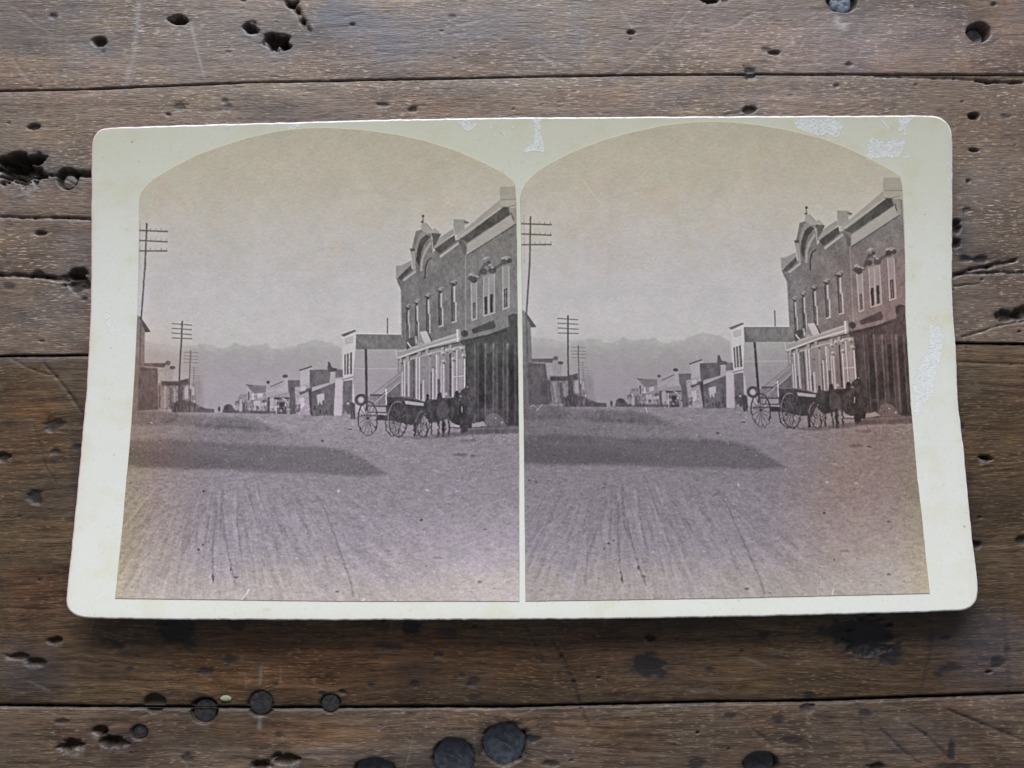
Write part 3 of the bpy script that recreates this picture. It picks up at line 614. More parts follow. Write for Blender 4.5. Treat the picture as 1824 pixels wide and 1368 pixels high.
def sheet(name, outline, zf, thick, bevel, mats, grid=2.0, ragged=0.0, seed=0, parent=None, uv=None, extra=None):
    """a sheet cut to an outline (mm, x/y), following the bow of the card, with a rounded rim"""
    O = np.array(outline)
    if ragged:
        s = np.arange(len(O))
        d = (vn(s * .35, s * 0 + seed, 3) - .5) + .7 * (vn(s * 1.1, s * 0 + seed, 5) - .5)
        nx = np.roll(O, -1, 0) - np.roll(O, 1, 0); nrm = np.stack([nx[:, 1], -nx[:, 0]], 1); nrm /= np.hypot(nrm[:, 0], nrm[:, 1])[:, None] + 1e-9
        O = O + nrm * (d * ragged)[:, None]
    nx = np.roll(O, -1, 0) - np.roll(O, 1, 0); nrm = np.stack([nx[:, 1], -nx[:, 0]], 1); nrm /= np.hypot(nrm[:, 0], nrm[:, 1])[:, None] + 1e-9
    area2 = np.sum(O[:, 0] * np.roll(O[:, 1], -1) - np.roll(O[:, 0], -1) * O[:, 1])
    if area2 < 0: nrm = -nrm
    # inner ring
    I = O - nrm * bevel
    gx = np.arange(O[:, 0].min(), O[:, 0].max(), grid); gy = np.arange(O[:, 1].min(), O[:, 1].max(), grid)
    GX, GY = np.meshgrid(gx, gy); g = np.stack([GX.ravel(), GY.ravel()], 1)
    ins = np.zeros(len(g), bool); n = len(I)
    for i in range(n):
        ax, ay = I[i]; bx, by = I[(i + 1) % n]
        if ay == by: continue
        ins ^= ((ay > g[:, 1]) != (by > g[:, 1])) & (g[:, 0] < (bx - ax) * (g[:, 1] - ay) / (by - ay) + ax)
    g = g[ins]
    vs = [Vector(p) for p in I] + [Vector(p) for p in g]
    r = delaunay_2d_cdt(vs, [(i, (i + 1) % n) for i in range(n)], [], 1, 1e-5)
    V2 = np.array([tuple(v) for v in r[0]]); F = [tuple(f) for f in r[2]]
    zz = zf(V2[:, 1])
    if extra is not None: zz = zz + extra(V2[:, 0], V2[:, 1])
    verts = np.column_stack([V2, zz])
    base = len(verts)
    remap = {}
    for vi, orig in enumerate(r[3]):
        for oi in orig:
            if oi < n: remap[oi] = vi
    faces = []; mi = []
    for f in F:
        a, b, c = V2[f[0]], V2[f[1]], V2[f[2]]
        if (b[0] - a[0]) * (c[1] - a[1]) - (b[1] - a[1]) * (c[0] - a[0]) < 0: f = f[::-1]
        faces.append(f); mi.append(0)
    nt = len(faces)
    rings = []
    cp = verts[top_ring(remap, n)].copy(); first = base + np.arange(n); base += n; verts = np.vstack([verts, cp])
    for k, (off, dz) in enumerate(((bevel * .35, -bevel * .18), (0, -min(bevel * .7, thick * .4)), (0, -thick))):
        R = O - nrm * off
        rings.append(base + np.arange(n)); base += n
        e = extra(R[:, 0], R[:, 1]) if extra is not None else 0
        verts = np.vstack([verts, np.column_stack([R, zf(R[:, 1]) + dz + e])])
    ccw = area2 > 0
    top = [remap[i] for i in range(n)]
    prev = list(first)
    for R in rings:
        for i in range(n):
            j = (i + 1) % n
            q = (prev[i], R[i], R[j], prev[j])
            faces.append(q if ccw else q[::-1]); mi.append(1)
        prev = list(R)
    bot = verts[:len(V2)].copy(); bot[:, 2] -= thick
    off = len(verts); verts = np.vstack([verts, bot])
    for f in list(faces[:nt]):
        faces.append(tuple(off + i for i in f[::-1])); mi.append(1)
    for i in range(n):
        j = (i + 1) % n
        q = (prev[i], off + top[i], off + top[j], prev[j])
        faces.append(q if ccw else q[::-1]); mi.append(1)
    me = bpy.data.meshes.new(name)
    me.from_pydata([tuple(v) for v in verts * MM], [], faces)
    me.polygons.foreach_set('material_index', np.array(mi, np.int32))
    me.polygons.foreach_set('use_smooth', np.ones(len(faces), bool))
    for m in mats: me.materials.append(m)
    if uv:
        x0, x1, y0, y1 = uv
        l = me.uv_layers.new(name='UVMap')
        vi = np.zeros(len(me.loops), np.int32); me.loops.foreach_get('vertex_index', vi)
        l.data.foreach_set('uv', np.column_stack([(verts[vi, 0] - x0) / (x1 - x0), (verts[vi, 1] - y0) / (y1 - y0)]).astype(np.float32).ravel())
    o = bpy.data.objects.new(name, me); COL.objects.link(o)
    if parent: o.parent = parent
    me.validate()
    return o

def outline_mm(P, step, zf=card_z):
    P = densify(P, step); a = np.array(P)
    x, y, z = from_px(a[:, 0], a[:, 1], zf)
    return np.column_stack([x, y])

# ------------------------------------------------------------------ tabletop planks
SEAM1 = ([-900, 0, 150, 450, 912, 1112, 1337, 1562, 1824, 2700], [190, 162, 159, 146.5, 137.5, 134, 132.5, 132.5, 134, 146])
SEAM2 = ([-900, 0, 150, 912, 1702, 1824, 2700], [648, 634, 632, 622, 610.5, 612, 618])
SEAM3 = ([-900, 0, 250, 500, 912, 1212, 1462, 1824, 2700], [1245, 1257.5, 1260, 1261.5, 1260, 1252.5, 1249, 1236, 1205])
def seam_mm(s):
    x = np.linspace(-900, 2700, 200); y = np.interp(x, *s)
    X, Y = table_xy(x, y)
    return X, Y
# holes and marks: (px, py, rx, ry, depth mm, kind)   kind h = broken hole, r = clean round pit, s = stain only, k = knot
MARKS = [
 (175, 75, 13, 7, 1.6, 'h'), (322, 35, 19, 7, 2.6, 'h'), (446, 50, 14, 9, 2.6, 'h'), (492, 73, 22, 15, 3.4, 'h'), (505, 78, 12, 10, 3.0, 'h'), (520, 8, 11, 6, 1.6, 'h'), (1265, -2, 18, 9, 2.5, 'h'),
 (1500, 2, 27, 20, 2.0, 'r'), (1743, 58, 21, 18, 3.2, 'r'), (1380, 94, 9, 4, .7, 'h'), (1336, 130, 12, 12, .7, 'k'), (1490, 152, 7, 5, .5, 'k'), (1770, 8, 5, 4, .4, 'h'),
 (60, 226, 10, 5, .8, 'h'), (320, 190, 12, 8, .4, 'k'), (683, 187, 13, 5, .5, 'k'), (405, 190, 8, 6, .3, 's'), (1737, 206, 9, 6, 1.0, 'h'), (1735, 268, 9, 4, .8, 'h'), (1725, 322, 6, 4, .5, 'h'), (1337, 196, 12, 7, .7, 'h'),
 (36, 303, 38, 27, 4.2, 'h'), (18, 285, 22, 14, 2.4, 'h'), (60, 285, 18, 12, 3.0, 'h'), (120, 318, 19, 19, 1.9, 'r'), (75, 415, 12, 4, .8, 'h'), (66, 488, 12, 7, .9, 'k'), (137, 503, 20, 17, 2.0, 'h'), (140, 485, 16, 9, 1.4, 'h'), (15, 510, 12, 8, .4, 's'),
 (1704, 405, 9, 12, 1.6, 'h'), (1700, 432, 10, 8, 1.4, 'h'), (1750, 463, 16, 7, .8, 'k'), (1720, 462, 12, 7, .8, 'k'), (1722, 375, 8, 5, .5, 'k'), (1797, 562, 24, 10, 1.4, 'h'), (1820, 556, 20, 10, 1.2, 'h'),
 (92, 757, 22, 14, .9, 'k'), (60, 886, 16, 15, .8, 'k'), (98, 805, 10, 7, .5, 'k'), (135, 796, 10, 6, .6, 's'), (4, 815, 12, 8, .8, 'h'), (1757, 816, 11, 6, 2.4, 'h'), (1738, 971, 9, 7, .9, 'h'), (1822, 962, 12, 8, .8, 'h'), (1715, 762, 5, 10, .5, 's'),
 (98, 1141, 14, 7, 1.2, 'h'), (28, 1170, 20, 6, .8, 'h'), (62, 1180, 20, 7, 1.1, 'h'), (210, 1151, 12, 9, .5, 'k'), (312, 1126, 35, 28, .5, 's'), (335, 1150, 20, 14, .3, 's'), (425, 1110, 24, 13, .4, 's'), (365, 1197, 18, 8, .5, 'k'), (408, 1176, 16, 12, .4, 's'),
 (736, 1118, 22, 15, .7, 's'), (692, 1152, 28, 10, .5, 'k'), (782, 1167, 10, 5, .5, 'k'), (800, 1125, 30, 10, .3, 's'), (740, 1220, 9, 8, .4, 'k'), (845, 1216, 12, 9, .4, 'k'), (846, 1243, 16, 8, .3, 's'), (660, 1221, 8, 5, .3, 's'), (575, 1236, 8, 6, .5, 's'),
 (1157, 1137, 10, 6, .9, 'h'), (1155, 1187, 38, 24, .4, 's'), (1545, 1140, 52, 42, 1.2, 's'), (1548, 1136, 40, 34, 1.4, 's'), (1540, 1128, 44, 36, .6, 's'), (314, 1122, 30, 24, .5, 's'), (1156, 1188, 30, 20, .3, 's'), (736, 1116, 18, 14, .4, 's'), (1500, 1125, 40, 22, .3, 's'), (1590, 1165, 30, 24, .3, 's'), (1360, 1129, 12, 7, .5, 'k'), (1263, 1192, 10, 7, .3, 's'), (1690, 1190, 22, 12, .4, 's'), (1775, 1180, 14, 12, .6, 's'), (1760, 1197, 8, 3, .8, 'h'),
 (275, 1253, 20, 17, 1.1, 'r'), (363, 1266, 25, 24, 1.6, 'r'), (464, 1254, 24, 24, 1.0, 'r'), (588, 1253, 19, 18, .9, 'r'), (1437, 1262, 15, 13, .9, 'k'), (1440, 1240, 14, 8, .5, 's'), (34, 1170, 10, 4, .4, 's'),
 (248, 1305, 16, 14, .9, 'r'), (125, 1329, 24, 11, 2.2, 'h'), (180, 1302, 16, 9, 1.6, 'h'), (205, 1320, 22, 10, 1.6, 'h'), (110, 1286, 14, 5, .5, 'k'), (190, 1318, 14, 12, 1.4, 'h'),
 (898, 1326, 41, 39, 1.7, 'r'), (808, 1351, 40, 36, 1.7, 'r'), (667, 1372, 38, 21, 1.7, 'r'), (465, 1362, 20, 9, 2.0, 'h'), (510, 1352, 24, 10, 1.6, 'h'), (335, 1351, 14, 11, .6, 'k'), (918, 1318, 18, 24, 1.0, 'h'), (945, 1318, 20, 8, .7, 's'),
 (1356, 1362, 32, 22, 2.6, 'r'), (1560, 1366, 14, 8, .8, 'h'), (1695, 1340, 7, 22, .4, 's'), (1700, 1366, 34, 8, .4, 's'), (1385, 1281, 16, 10, .4, 's'), (1240, 1360, 20, 12, .5, 's'), (1300, 1276, 14, 8, .3, 's'), (980, 1362, 16, 8, .6, 'k'), (1410, 1320, 22, 10, .3, 's'), (1540, 1270, 12, 8, .3, 's'),
]
# cracks and scratches: (points, width mm, depth mm, dark 0-1 (negative = pale scratch))
CRACKS = [
 ([(0, 314), (90, 312), (160, 313)], .28, .5, .7), ([(130, 309), (160, 310)], .5, 1.0, .9), ([(0, 386), (60, 388), (120, 387), (160, 391)], .24, .5, .7), ([(-40, 487), (55, 491), (80, 493), (118, 499)], .35, .9, .9), ([(1697, 492), (1730, 479), (1760, 474), (1810, 463)], .35, .7, .8),
 ([(1700, 487), (1760, 486), (1824, 486)], .25, .5, .6), ([(1700, 510), (1745, 505)], .2, .3, .5), ([(1715, 600), (1780, 580), (1824, 572)], .2, .3, .4), ([(1740, 142), (1760, 145), (1824, 146)], .3, .8, .9), ([(1560, 135), (1700, 139), (1760, 143)], .2, .4, .5),
 ([(511, 2), (520, 10), (530, 18), (540, 38), (550, 55)], .5, .7, .6), ([(1702, 645), (1824, 649)], .16, .25, .3), ([(985, 1142), (1000, 1170), (1022, 1215), (1035, 1262), (1048, 1294)], .35, .3, .55), ([(935, 1108), (955, 1150), (968, 1180)], .3, .2, .4),
 ([(78, 648), (100, 672), (122, 700), (145, 735)], .3, .2, .4), ([(20, 640), (60, 660), (90, 668)], .25, .15, .3), ([(1620, 1290), (1650, 1310), (1690, 1350)], .3, .2, .45), ([(1570, 1300), (1600, 1330), (1640, 1362)], .3, .2, .4), ([(1690, 1265), (1750, 1290), (1824, 1320)], .3, .25, .5),
 ([(1655, 1105), (1660, 1140), (1650, 1200), (1640, 1235)], .5, .1, .35), ([(1790, 1080), (1795, 1160), (1800, 1230)], .6, .1, .3), ([(1525, 1240), (1535, 1290), (1545, 1340)], .4, .15, .3),
 ([(248, 10), (240, 90), (225, 150)], .5, -.03, -.45), ([(340, 45), (352, 95), (364, 140)], .3, -.03, -.5), ([(190, 60), (196, 30)], .3, -.02, -.3), ([(465, 1188), (463, 1218)], .3, .05, -.4), ([(436, 1200), (438, 1225)], .2, .05, -.3), ([(500, 1192), (499, 1215)], .2, .05, -.3),
 ([(1105, 16), (1125, 48)], .3, .05, -.4), ([(1345, 18), (1310, 45), (1250, 60)], .25, .03, -.3), ([(1180, 75), (1120, 120), (1090, 140)], .3, .03, -.3), ([(960, 98), (985, 112)], .3, .05, -.5), ([(1360, 20), (1330, 30)], .3, .05, -.3), ([(20, 10), (60, 40), (95, 62)], .25, .02, -.3), ([(50, 15), (110, 30)], .2, .02, -.25),
 ([(463, 1278), (462, 1295)], .4, .03, -.4), ([(1500, 45), (1490, 35)], 1.0, .1, -.6), ([(1205, 15), (1180, 80), (1210, 100)], .2, .02, -.25), ([(60, 760), (80, 830), (100, 860)], .25, .1, .3), ([(1380, 1330), (1340, 1300), (1330, 1280)], .3, .1, .2), ([(1330, 195), (1290, 205)], .3, .1, .3),
]
# soft tone patches: px,py,rx,ry, strength, channel
BLUE = [(1540, 70, 300, 80, .5), (1250, 40, 120, 60, .3), (1450, 175, 260, 30, .3), (1760, 330, 60, 60, .2), (1760, 1160, 110, 100, .45), (50, 1190, 90, 60, .3), (1600, 1310, 120, 50, .25), (60, 640, 80, 12, .3), (380, 60, 120, 60, .25), (1500, 60, 90, 60, .15), (640, 40, 90, 60, .55), (760, 60, 160, 50, .55), (500, 95, 60, 30, .5), (1030, 40, 30, 70, .5), (920, 30, 90, 40, .4), (180, 80, 60, 30, .3), (600, 20, 60, 40, .5), (300, 110, 60, 20, .25), (1180, 170, 80, 30, .2), (135, 440, 40, 60, .35), (60, 300, 70, 50, .3), (1120, 60, 60, 70, .3),
        (980, 90, 60, 40, .35), (360, 130, 40, 20, .3), (700, 100, 70, 40, .35), (1820, 20, 60, 40, .2), (100, 560, 60, 40, .3), (135, 20, 50, 30, .3), (1720, 420, 20, 60, .3), (135, 90, 60, 40, .25), (720, 1345, 300, 20, .2), (1000, 1330, 60, 30, .2)]
DARK = [(898, 1326, 62, 58, .45), (808, 1351, 60, 56, .4), (667, 1372, 58, 40, .4), (1356, 1364, 48, 38, .3), (464, 1254, 36, 36, .3), (363, 1266, 38, 36, .3), (588, 1253, 30, 28, .25), (275, 1253, 32, 26, .25), (36, 303, 70, 44, .3), (120, 318, 34, 30, .3), (1336, 132, 30, 20, .4), (1337, 196, 26, 12, .3), (1704, 418, 30, 40, .35), (492, 75, 44, 30, .2), (137, 500, 36, 30, .3), (1730, 462, 40, 14, .35), (1797, 562, 40, 18, .3), (1540, 80, 300, 70, -.42), (1250, 110, 160, 40, -.2), (1440, 180, 260, 30, -.2), (1200, 170, 400, 30, -.12), (1760, 300, 60, 120, -.1), (60, 50, 80, 60, .3), (30, 75, 50, 22, .3), (130, 12, 20, 10, .3), (380, 18, 20, 8, .25), (60, 90, 40, 16, .2), (120, 700, 60, 60, .15), (150, 830, 30, 120, .4), (90, 900, 120, 60, .25), (800, 1180, 240, 30, .08), (320, 1120, 60, 34, .3), (1550, 1140, 90, 50, .4), (1150, 1190, 80, 34, .3), (560, 1170, 60, 20, -.25),
        (250, 1200, 60, 40, -.12), (880, 1180, 60, 30, -.15), (1030, 1140, 50, 16, -.25), (720, 1140, 80, 20, -.2), (1740, 900, 60, 60, .25), (1700, 1300, 90, 60, .25), (520, 1310, 90, 30, -.2), (1030, 1300, 50, 26, -.25), (600, 1290, 100, 14, -.2), (640, 1230, 40, 12, .2), (60, 1210, 50, 20, .2), (60, 1290, 40, 14, -.15), (1440, 180, 80, 30, -.1),
        (1300, 60, 160, 40, -.12), (1560, 90, 60, 40, -.08), (30, 560, 60, 16, .25), (1760, 690, 60, 30, .1), (1480, 1330, 60, 30, .15), (1150, 1300, 60, 20, .1), (1650, 1160, 60, 40, .3), (1090, 165, 60, 16, -.1)]  # negative strengths brighten; those at upper right paint in sheen
RED = [(560, 1180, 420, 80, .7), (1100, 1170, 460, 60, .4), (60, 740, 60, 90, .5), (520, 1300, 260, 30, .5), (90, 1060, 90, 50, .4), (1100, 1320, 120, 40, .3), (60, 120, 90, 30, .3), (1300, 60, 200, 50, .2), (500, 110, 200, 30, .25), (700, 185, 200, 36, .5), (120, 170, 120, 36, .35), (1020, 180, 120, 24, .35), (1290, 10, 40, 20, .3), (1790, 30, 30, 60, .4), (1740, 120, 40, 30, .3), (640, 290, 60, 20, .2), (14, 893, 8, 10, .9), (60, 1020, 60, 20, .5), (100, 940, 40, 20, .3), (820, 1140, 120, 40, .35), (420, 1140, 80, 30, .3), (1080, 1140, 120, 20, .35), (1150, 1310, 60, 20, .25), (900, 1290, 140, 20, .3), (300, 1100, 300, 60, .25), (500, 1210, 300, 40, .2), (80, 1140, 60, 100, .25)]  # wide patches below the card paint in browner wood where sheen is blocked

_rm = np.random.RandomState(77)
for _k in range(150):
    _x, _y = _rm.uniform(-40, 1864), _rm.uniform(-20, 1390)
    if 175 < _x < 1690 and 230 < _y < 1085: continue
    _s = _rm.rand()
    MARKS.append((_x, _y, 3 + 8 * _s ** 2, 2 + 4 * _s ** 2, .25 + .45 * _rm.rand(), ('k', 's', 's', 'k', 'h')[_rm.randint(5)]))
for _k in range(60):
    _x, _y = _rm.uniform(0, 1824), _rm.choice([_rm.uniform(0, 215), _rm.uniform(1110, 1368)])
    _a = _rm.uniform(-.5, .5) if _rm.rand() < .5 else _rm.uniform(-1.6, 1.6); _l = _rm.uniform(12, 70)
    CRACKS.append(([(_x, _y), (_x + _l * math.cos(_a) * .5 + _rm.uniform(-2, 2), _y + _l * math.sin(_a) * .5 + _rm.uniform(-2, 2)), (_x + _l * math.cos(_a), _y + _l * math.sin(_a))], _rm.uniform(.14, .30), .04, -_rm.uniform(.12, .32) if _rm.rand() < .6 else _rm.uniform(.12, .3)))

def fields(x, y, seed):
    """relief (mm) and tone masks of the worn wood at table points x, y in mm"""
    wob = (fbm(x / 40, y / 18, 3, seed + 3) - .5) * 3.0
    g1 = fbm(x / 13, (y + wob) / 0.85, 3, seed) - .5
    g2 = fbm(x / 3.2, (y + wob) / 0.34, 2, seed + 9) - .5
    g3 = vn(x / 1.7, (y + wob) / 0.30, seed + 13)
    pores = smooth(.72, .98, g3) 
    h = g1 * .06 + g2 * .045 - pores * .05 + (fbm(x / 50, y / 22, 3, seed + 17) - .5) * .6 + (fbm(x / 7, y / 4, 3, seed + 19) - .5) * .10
    dark = np.zeros_like(x); blue = np.zeros_like(x); red = np.zeros_like(x); pale = np.zeros_like(x); hole = np.zeros_like(x); bend = np.zeros_like(x)
    K = 1.0 / 8.63
    px, py = to_px(x, y, 0 * x)
    nz = (fbm(px / 14, py / 9, 4, seed + 31) - .5)
    nz2 = (fbm(px / 5, py / 4, 3, seed + 33) - .5)
    for (cx, cy, rx, ry, dep, kind) in MARKS:
        sel = (np.abs(px - cx) < rx * 2.6 + 12) & (np.abs(py - cy) < ry * 2.6 + 12)
        if not sel.any(): continue
        dx = (px[sel] - cx) / rx; dy = (py[sel] - cy) / ry
        r = np.hypot(dx, dy)
        if rx > 9 and kind != 's': bend[sel] -= dy * np.exp(-(r / 1.3) ** 2) * min(ry, 18) / 8.63 * .5
        if kind == 'h':
            r = r + nz[sel] * 1.25 + nz2[sel] * .35
            m = 1 - smooth(.55, 1.15, r)
            h[sel] -= dep * m * (0.85 + .4 * nz2[sel])
            hole[sel] = np.maximum(hole[sel], 1 - smooth(.6, 1.0, r))
            dark[sel] += .35 * (1 - smooth(.9, 1.9, r))
            lip = (.25 + 1.3 * nz[sel] + .6 * nz2[sel]).clip(0, 1) * 1.6 * np.exp(-((np.hypot(dx, dy - .75) - .75) / .35) ** 2) * (dy > .2) * (1 - m)
            pale[sel] = np.maximum(pale[sel], lip * .7 * min(1, dep / 2)); h[sel] += lip * .06  # lit lower lip of the hole, painted pale
        elif kind == 'r':
            r = r + nz[sel] * .22
            m = 1 - smooth(.82, 1.06, r)
            h[sel] -= dep * m
            h[sel] -= dep * .15 * m * (1 - smooth(0, .9, r))
            hole[sel] = np.maximum(hole[sel], m * .75)
            dark[sel] += .3 * (1 - smooth(.95, 1.5, r))
        elif kind == 'k':
            r = r + nz[sel] * .9 + nz2[sel] * .5
            m = 1 - smooth(.4, 1.2, r)
            h[sel] -= dep * m * .55
            ringp = .5 + .5 * np.cos(r * 9)
            dark[sel] += m * (.65 + .35 * ringp)
        else:
            r = r + nz[sel] * 1.0 + nz2[sel] * .35
            m = 1 - smooth(.5, 1.15, r)
            h[sel] -= dep * m * .3
            dark[sel] += m * .85
    for (P, wd, dep, dk) in CRACKS:
        P = np.array(P, float); X, Y = table_xy(P[:, 0], P[:, 1])
        for i in range(len(X) - 1):
            ax, ay, bx, by = X[i], Y[i], X[i + 1], Y[i + 1]
            sel = (x > min(ax, bx) - 2) & (x < max(ax, bx) + 2) & (y > min(ay, by) - 2) & (y < max(ay, by) + 2)
            if not sel.any(): continue
            t = np.clip(((x[sel] - ax) * (bx - ax) + (y[sel] - ay) * (by - ay)) / ((bx - ax) ** 2 + (by - ay) ** 2), 0, 1)
            d = np.hypot(x[sel] - ax - t * (bx - ax), y[sel] - ay - t * (by - ay) + nz[sel] * .5) / wd
            m = np.exp(-d ** 2) * (.6 + .8 * vn(x[sel] / 1.2, y[sel], seed + 3))
            h[sel] -= dep * m
            if dk > 0: dark[sel] += dk * m
            else: pale[sel] = np.maximum(pale[sel], -dk * m)
    for L, arr in ((BLUE, blue), (DARK, dark), (RED, red)):
        for (cx, cy, rx, ry, s) in L:
            r = np.hypot((px - cx) / rx, (py - cy) / ry) + nz * .9
            arr += s * (1 - smooth(.2, 1.25, r))
    return h, np.clip(dark, -.6, 1.3), np.clip(blue, 0, 1), np.clip(red, 0, 1), np.clip(pale, 0, 1), np.clip(hole, 0, 1), bend

def wood_material(name, seed, c_dark, c_mid, c_light, grey, dashes=.7, long=False, spec=.55, greyness=.36):
    m, nt, b = new_mat(name)
    L = nt.links.new
    tc0 = N(nt, 'ShaderNodeTexCoord')
    wn = N(nt, 'ShaderNodeTexNoise'); wn.inputs['Scale'].default_value = 17; wn.inputs['Detail'].default_value = 3
    L(tc0.outputs['Object'], wn.inputs['Vector'])
    wa = N(nt, 'ShaderNodeMath', operation='MULTIPLY_ADD'); L(wn.outputs['Fac'], wa.inputs[0]); wa.inputs[1].default_value = .005; wa.inputs[2].default_value = -.0025
    ba = N(nt, 'ShaderNodeAttribute'); ba.attribute_name = 'bend'
    wb = N(nt, 'ShaderNodeMath', operation='MULTIPLY_ADD'); L(ba.outputs['Fac'], wb.inputs[0]); wb.inputs[1].default_value = .001; L(wa.outputs[0], wb.inputs[2])
    cx = N(nt, 'ShaderNodeCombineXYZ'); L(wb.outputs[0], cx.inputs[1])
    va = N(nt, 'ShaderNodeVectorMath', operation='ADD'); L(tc0.outputs['Object'], va.inputs[0]); L(cx.outputs[0], va.inputs[1])
    def att(n):
        a = N(nt, 'ShaderNodeAttribute'); a.attribute_name = n; return a.outputs['Fac']
    def noise(sx, sy, sc, det=4, rough=.6, off=0):
        mp = N(nt, 'ShaderNodeMapping'); mp.inputs['Scale'].default_value = (sx, sy, 1); mp.inputs['Location'].default_value = (seed * 3.1 + off, seed * 1.7 + off, 0)
        L(va.outputs[0], mp.inputs[0])
        n = N(nt, 'ShaderNodeTexNoise'); n.inputs['Scale'].default_value = sc; n.inputs['Detail'].default_value = det; n.inputs['Roughness'].default_value = rough
        L(mp.outputs[0], n.inputs['Vector']); return n.outputs['Fac']
    def ramp(f, *st):
        r = N(nt, 'ShaderNodeValToRGB'); e = r.color_ramp.elements
        while len(e) < len(st): e.new(.5)
        for i, (p, c) in enumerate(st):
            e[i].position = p; e[i].color = (c, c, c, 1) if isinstance(c, (int, float)) else (*c, 1)
        L(f, r.inputs[0]); return r.outputs[0]
    def mix(f, a, c, mode='MIX'):
        x = N(nt, 'ShaderNodeMix', data_type='RGBA', blend_type=mode)
        if isinstance(f, (int, float)): x.inputs[0].default_value = f
        else: L(f, x.inputs[0])
        for s, v in ((6, a), (7, c)):
            if isinstance(v, tuple): x.inputs[s].default_value = (*v, 1)
            else: L(v, x.inputs[s])
        return x.outputs[2]
    def mth(op, a, c=None):
        x = N(nt, 'ShaderNodeMath', operation=op)
        for i, v in enumerate((a, c)):
            if v is None: continue
            if isinstance(v, (int, float)): x.inputs[i].default_value = v
            else: L(v, x.inputs[i])
        return x.outputs[0]
    broad = noise(1, 5, 22, 5, .6)
    grain = noise(1, 16, 70, 5, .65, 5)
    fine = noise(1, 9, 420, 3, .6, 9) if not long else noise(1, 24, 230, 4, .62, 9)
    dash = noise(1, 5, 620, 2, .5, 13)
    patch = noise(1, 1.6, 36, 5, .6, 17)
    cd2 = tuple(.5 * a + .5 * b for a, b in zip(c_dark, c_mid)); cl2 = tuple(.55 * a + .45 * b for a, b in zip(c_light, c_mid))
    base = ramp(grain, (.30, c_dark if long else cd2), (.50, c_mid), (.72, c_light if long else cl2))
    hue = noise(1, 1.7, 48, 5, .62, 23)
    base = mix(mth('MULTIPLY', ramp(hue, (.50, 0.0), (.66, 1.0)), .8), base, mix(1.0, base, (1.10, .88, .84), 'MULTIPLY'))
    base = mix(mth('MULTIPLY', ramp(hue, (.34, 1.0), (.48, 0.0)), .8), base, mix(1.0, base, (1.18, 1.05, .78), 'MULTIPLY'))
    mott = noise(1, 1.4, 130, 4, .6, 31)
    base = mix(mth('MULTIPLY', ramp(mott, (.52, 0.0), (.68, 1.0)), .55), base, mix(1.0, base, (.42, .40, .50), 'MULTIPLY'))
    base = mix(mth('MULTIPLY', ramp(broad, (.38, 0.0), (.62, 1.0)), .55), base, c_dark)
    base = mix(mth('MULTIPLY', ramp(patch, (.46, 0.0), (.66, 1.0)), greyness), base, grey)
    smudge = noise(1, 1.5, 42, 5, .62, 41)
    base = mix(mth('MULTIPLY', ramp(smudge, (.52, 0.0), (.70, 1.0)), .7), base, mix(1.0, base, (.36, .34, .42), 'MULTIPLY'))
    base = mix(ramp(fine, (.36, .75 if long else .55), (.5, 0.0)), base, tuple(v * .35 for v in c_dark))
    base = mix(mth('MULTIPLY', ramp(dash, (.57, 0.0), (.69, 1.0)), mth('MULTIPLY', ramp(noise(1, 1.6, 60, 4, .6, 53), (.36, .12), (.60, 1.0)), dashes * 1.25)), base, tuple(min(1, v * 2.0) for v in c_light))  # pale dashes paint in glints off the grain relief
    base = mix(mth('MULTIPLY', att('blue'), 1.0), base, mix(.62, base, (.105, .112, .155), 'MIX'))
    base = mix(mth('MULTIPLY', att('red'), .6), base, mix(1.0, base, (1.42, .97, .68), 'MULTIPLY'))
    base = mix(mth('MULTIPLY', att('pale'), .75), base, (.36, .35, .36))
    dk = N(nt, 'ShaderNodeClamp'); L(mth('MULTIPLY', att('dark'), mth('ADD', .55, mth('MULTIPLY', fine, .75))), dk.inputs[0])
    base = mix(mth('MULTIPLY', dk.outputs[0], .92), base, (.018, .016, .020))
    lt = N(nt, 'ShaderNodeClamp'); L(mth('MULTIPLY', att('dark'), -1.0), lt.inputs[0])
    base = mix(lt.outputs[0], base, mix(1.0, base, (2.0, 1.85, 1.7), 'MULTIPLY'))
    base = mix(mth('MULTIPLY', att('hole'), .9), base, (.042, .028, .017))
    L(base, b.inputs['Base Color'])
    rg = N(nt, 'ShaderNodeMapRange'); L(patch, rg.inputs[0]); rg.inputs[1].default_value = .3; rg.inputs[2].default_value = .7; rg.inputs[3].default_value = .40; rg.inputs[4].default_value = .56
    rr = mth('ADD', rg.outputs[0], mth('MULTIPLY', att('hole'), .3))
    L(rr, b.inputs['Roughness'])
    b.inputs['Specular IOR Level'].default_value = spec
    bp = N(nt, 'ShaderNodeBump'); bp.inputs['Strength'].default_value = .7; bp.inputs['Distance'].default_value = .00008
    hsum = mth('ADD', mth('MULTIPLY', fine, 1.2), mth('ADD', mth('MULTIPLY', dash, .9), mth('MULTIPLY', grain, .8)))
    L(hsum, bp.inputs['Height']); L(bp.outputs[0], b.inputs['Normal'])
    return m

table = bpy.data.objects.new('tabletop', None); COL.objects.link(table)
tag(table, 'worn dark plank tabletop with gouges, knots and old nail holes', kind='structure')

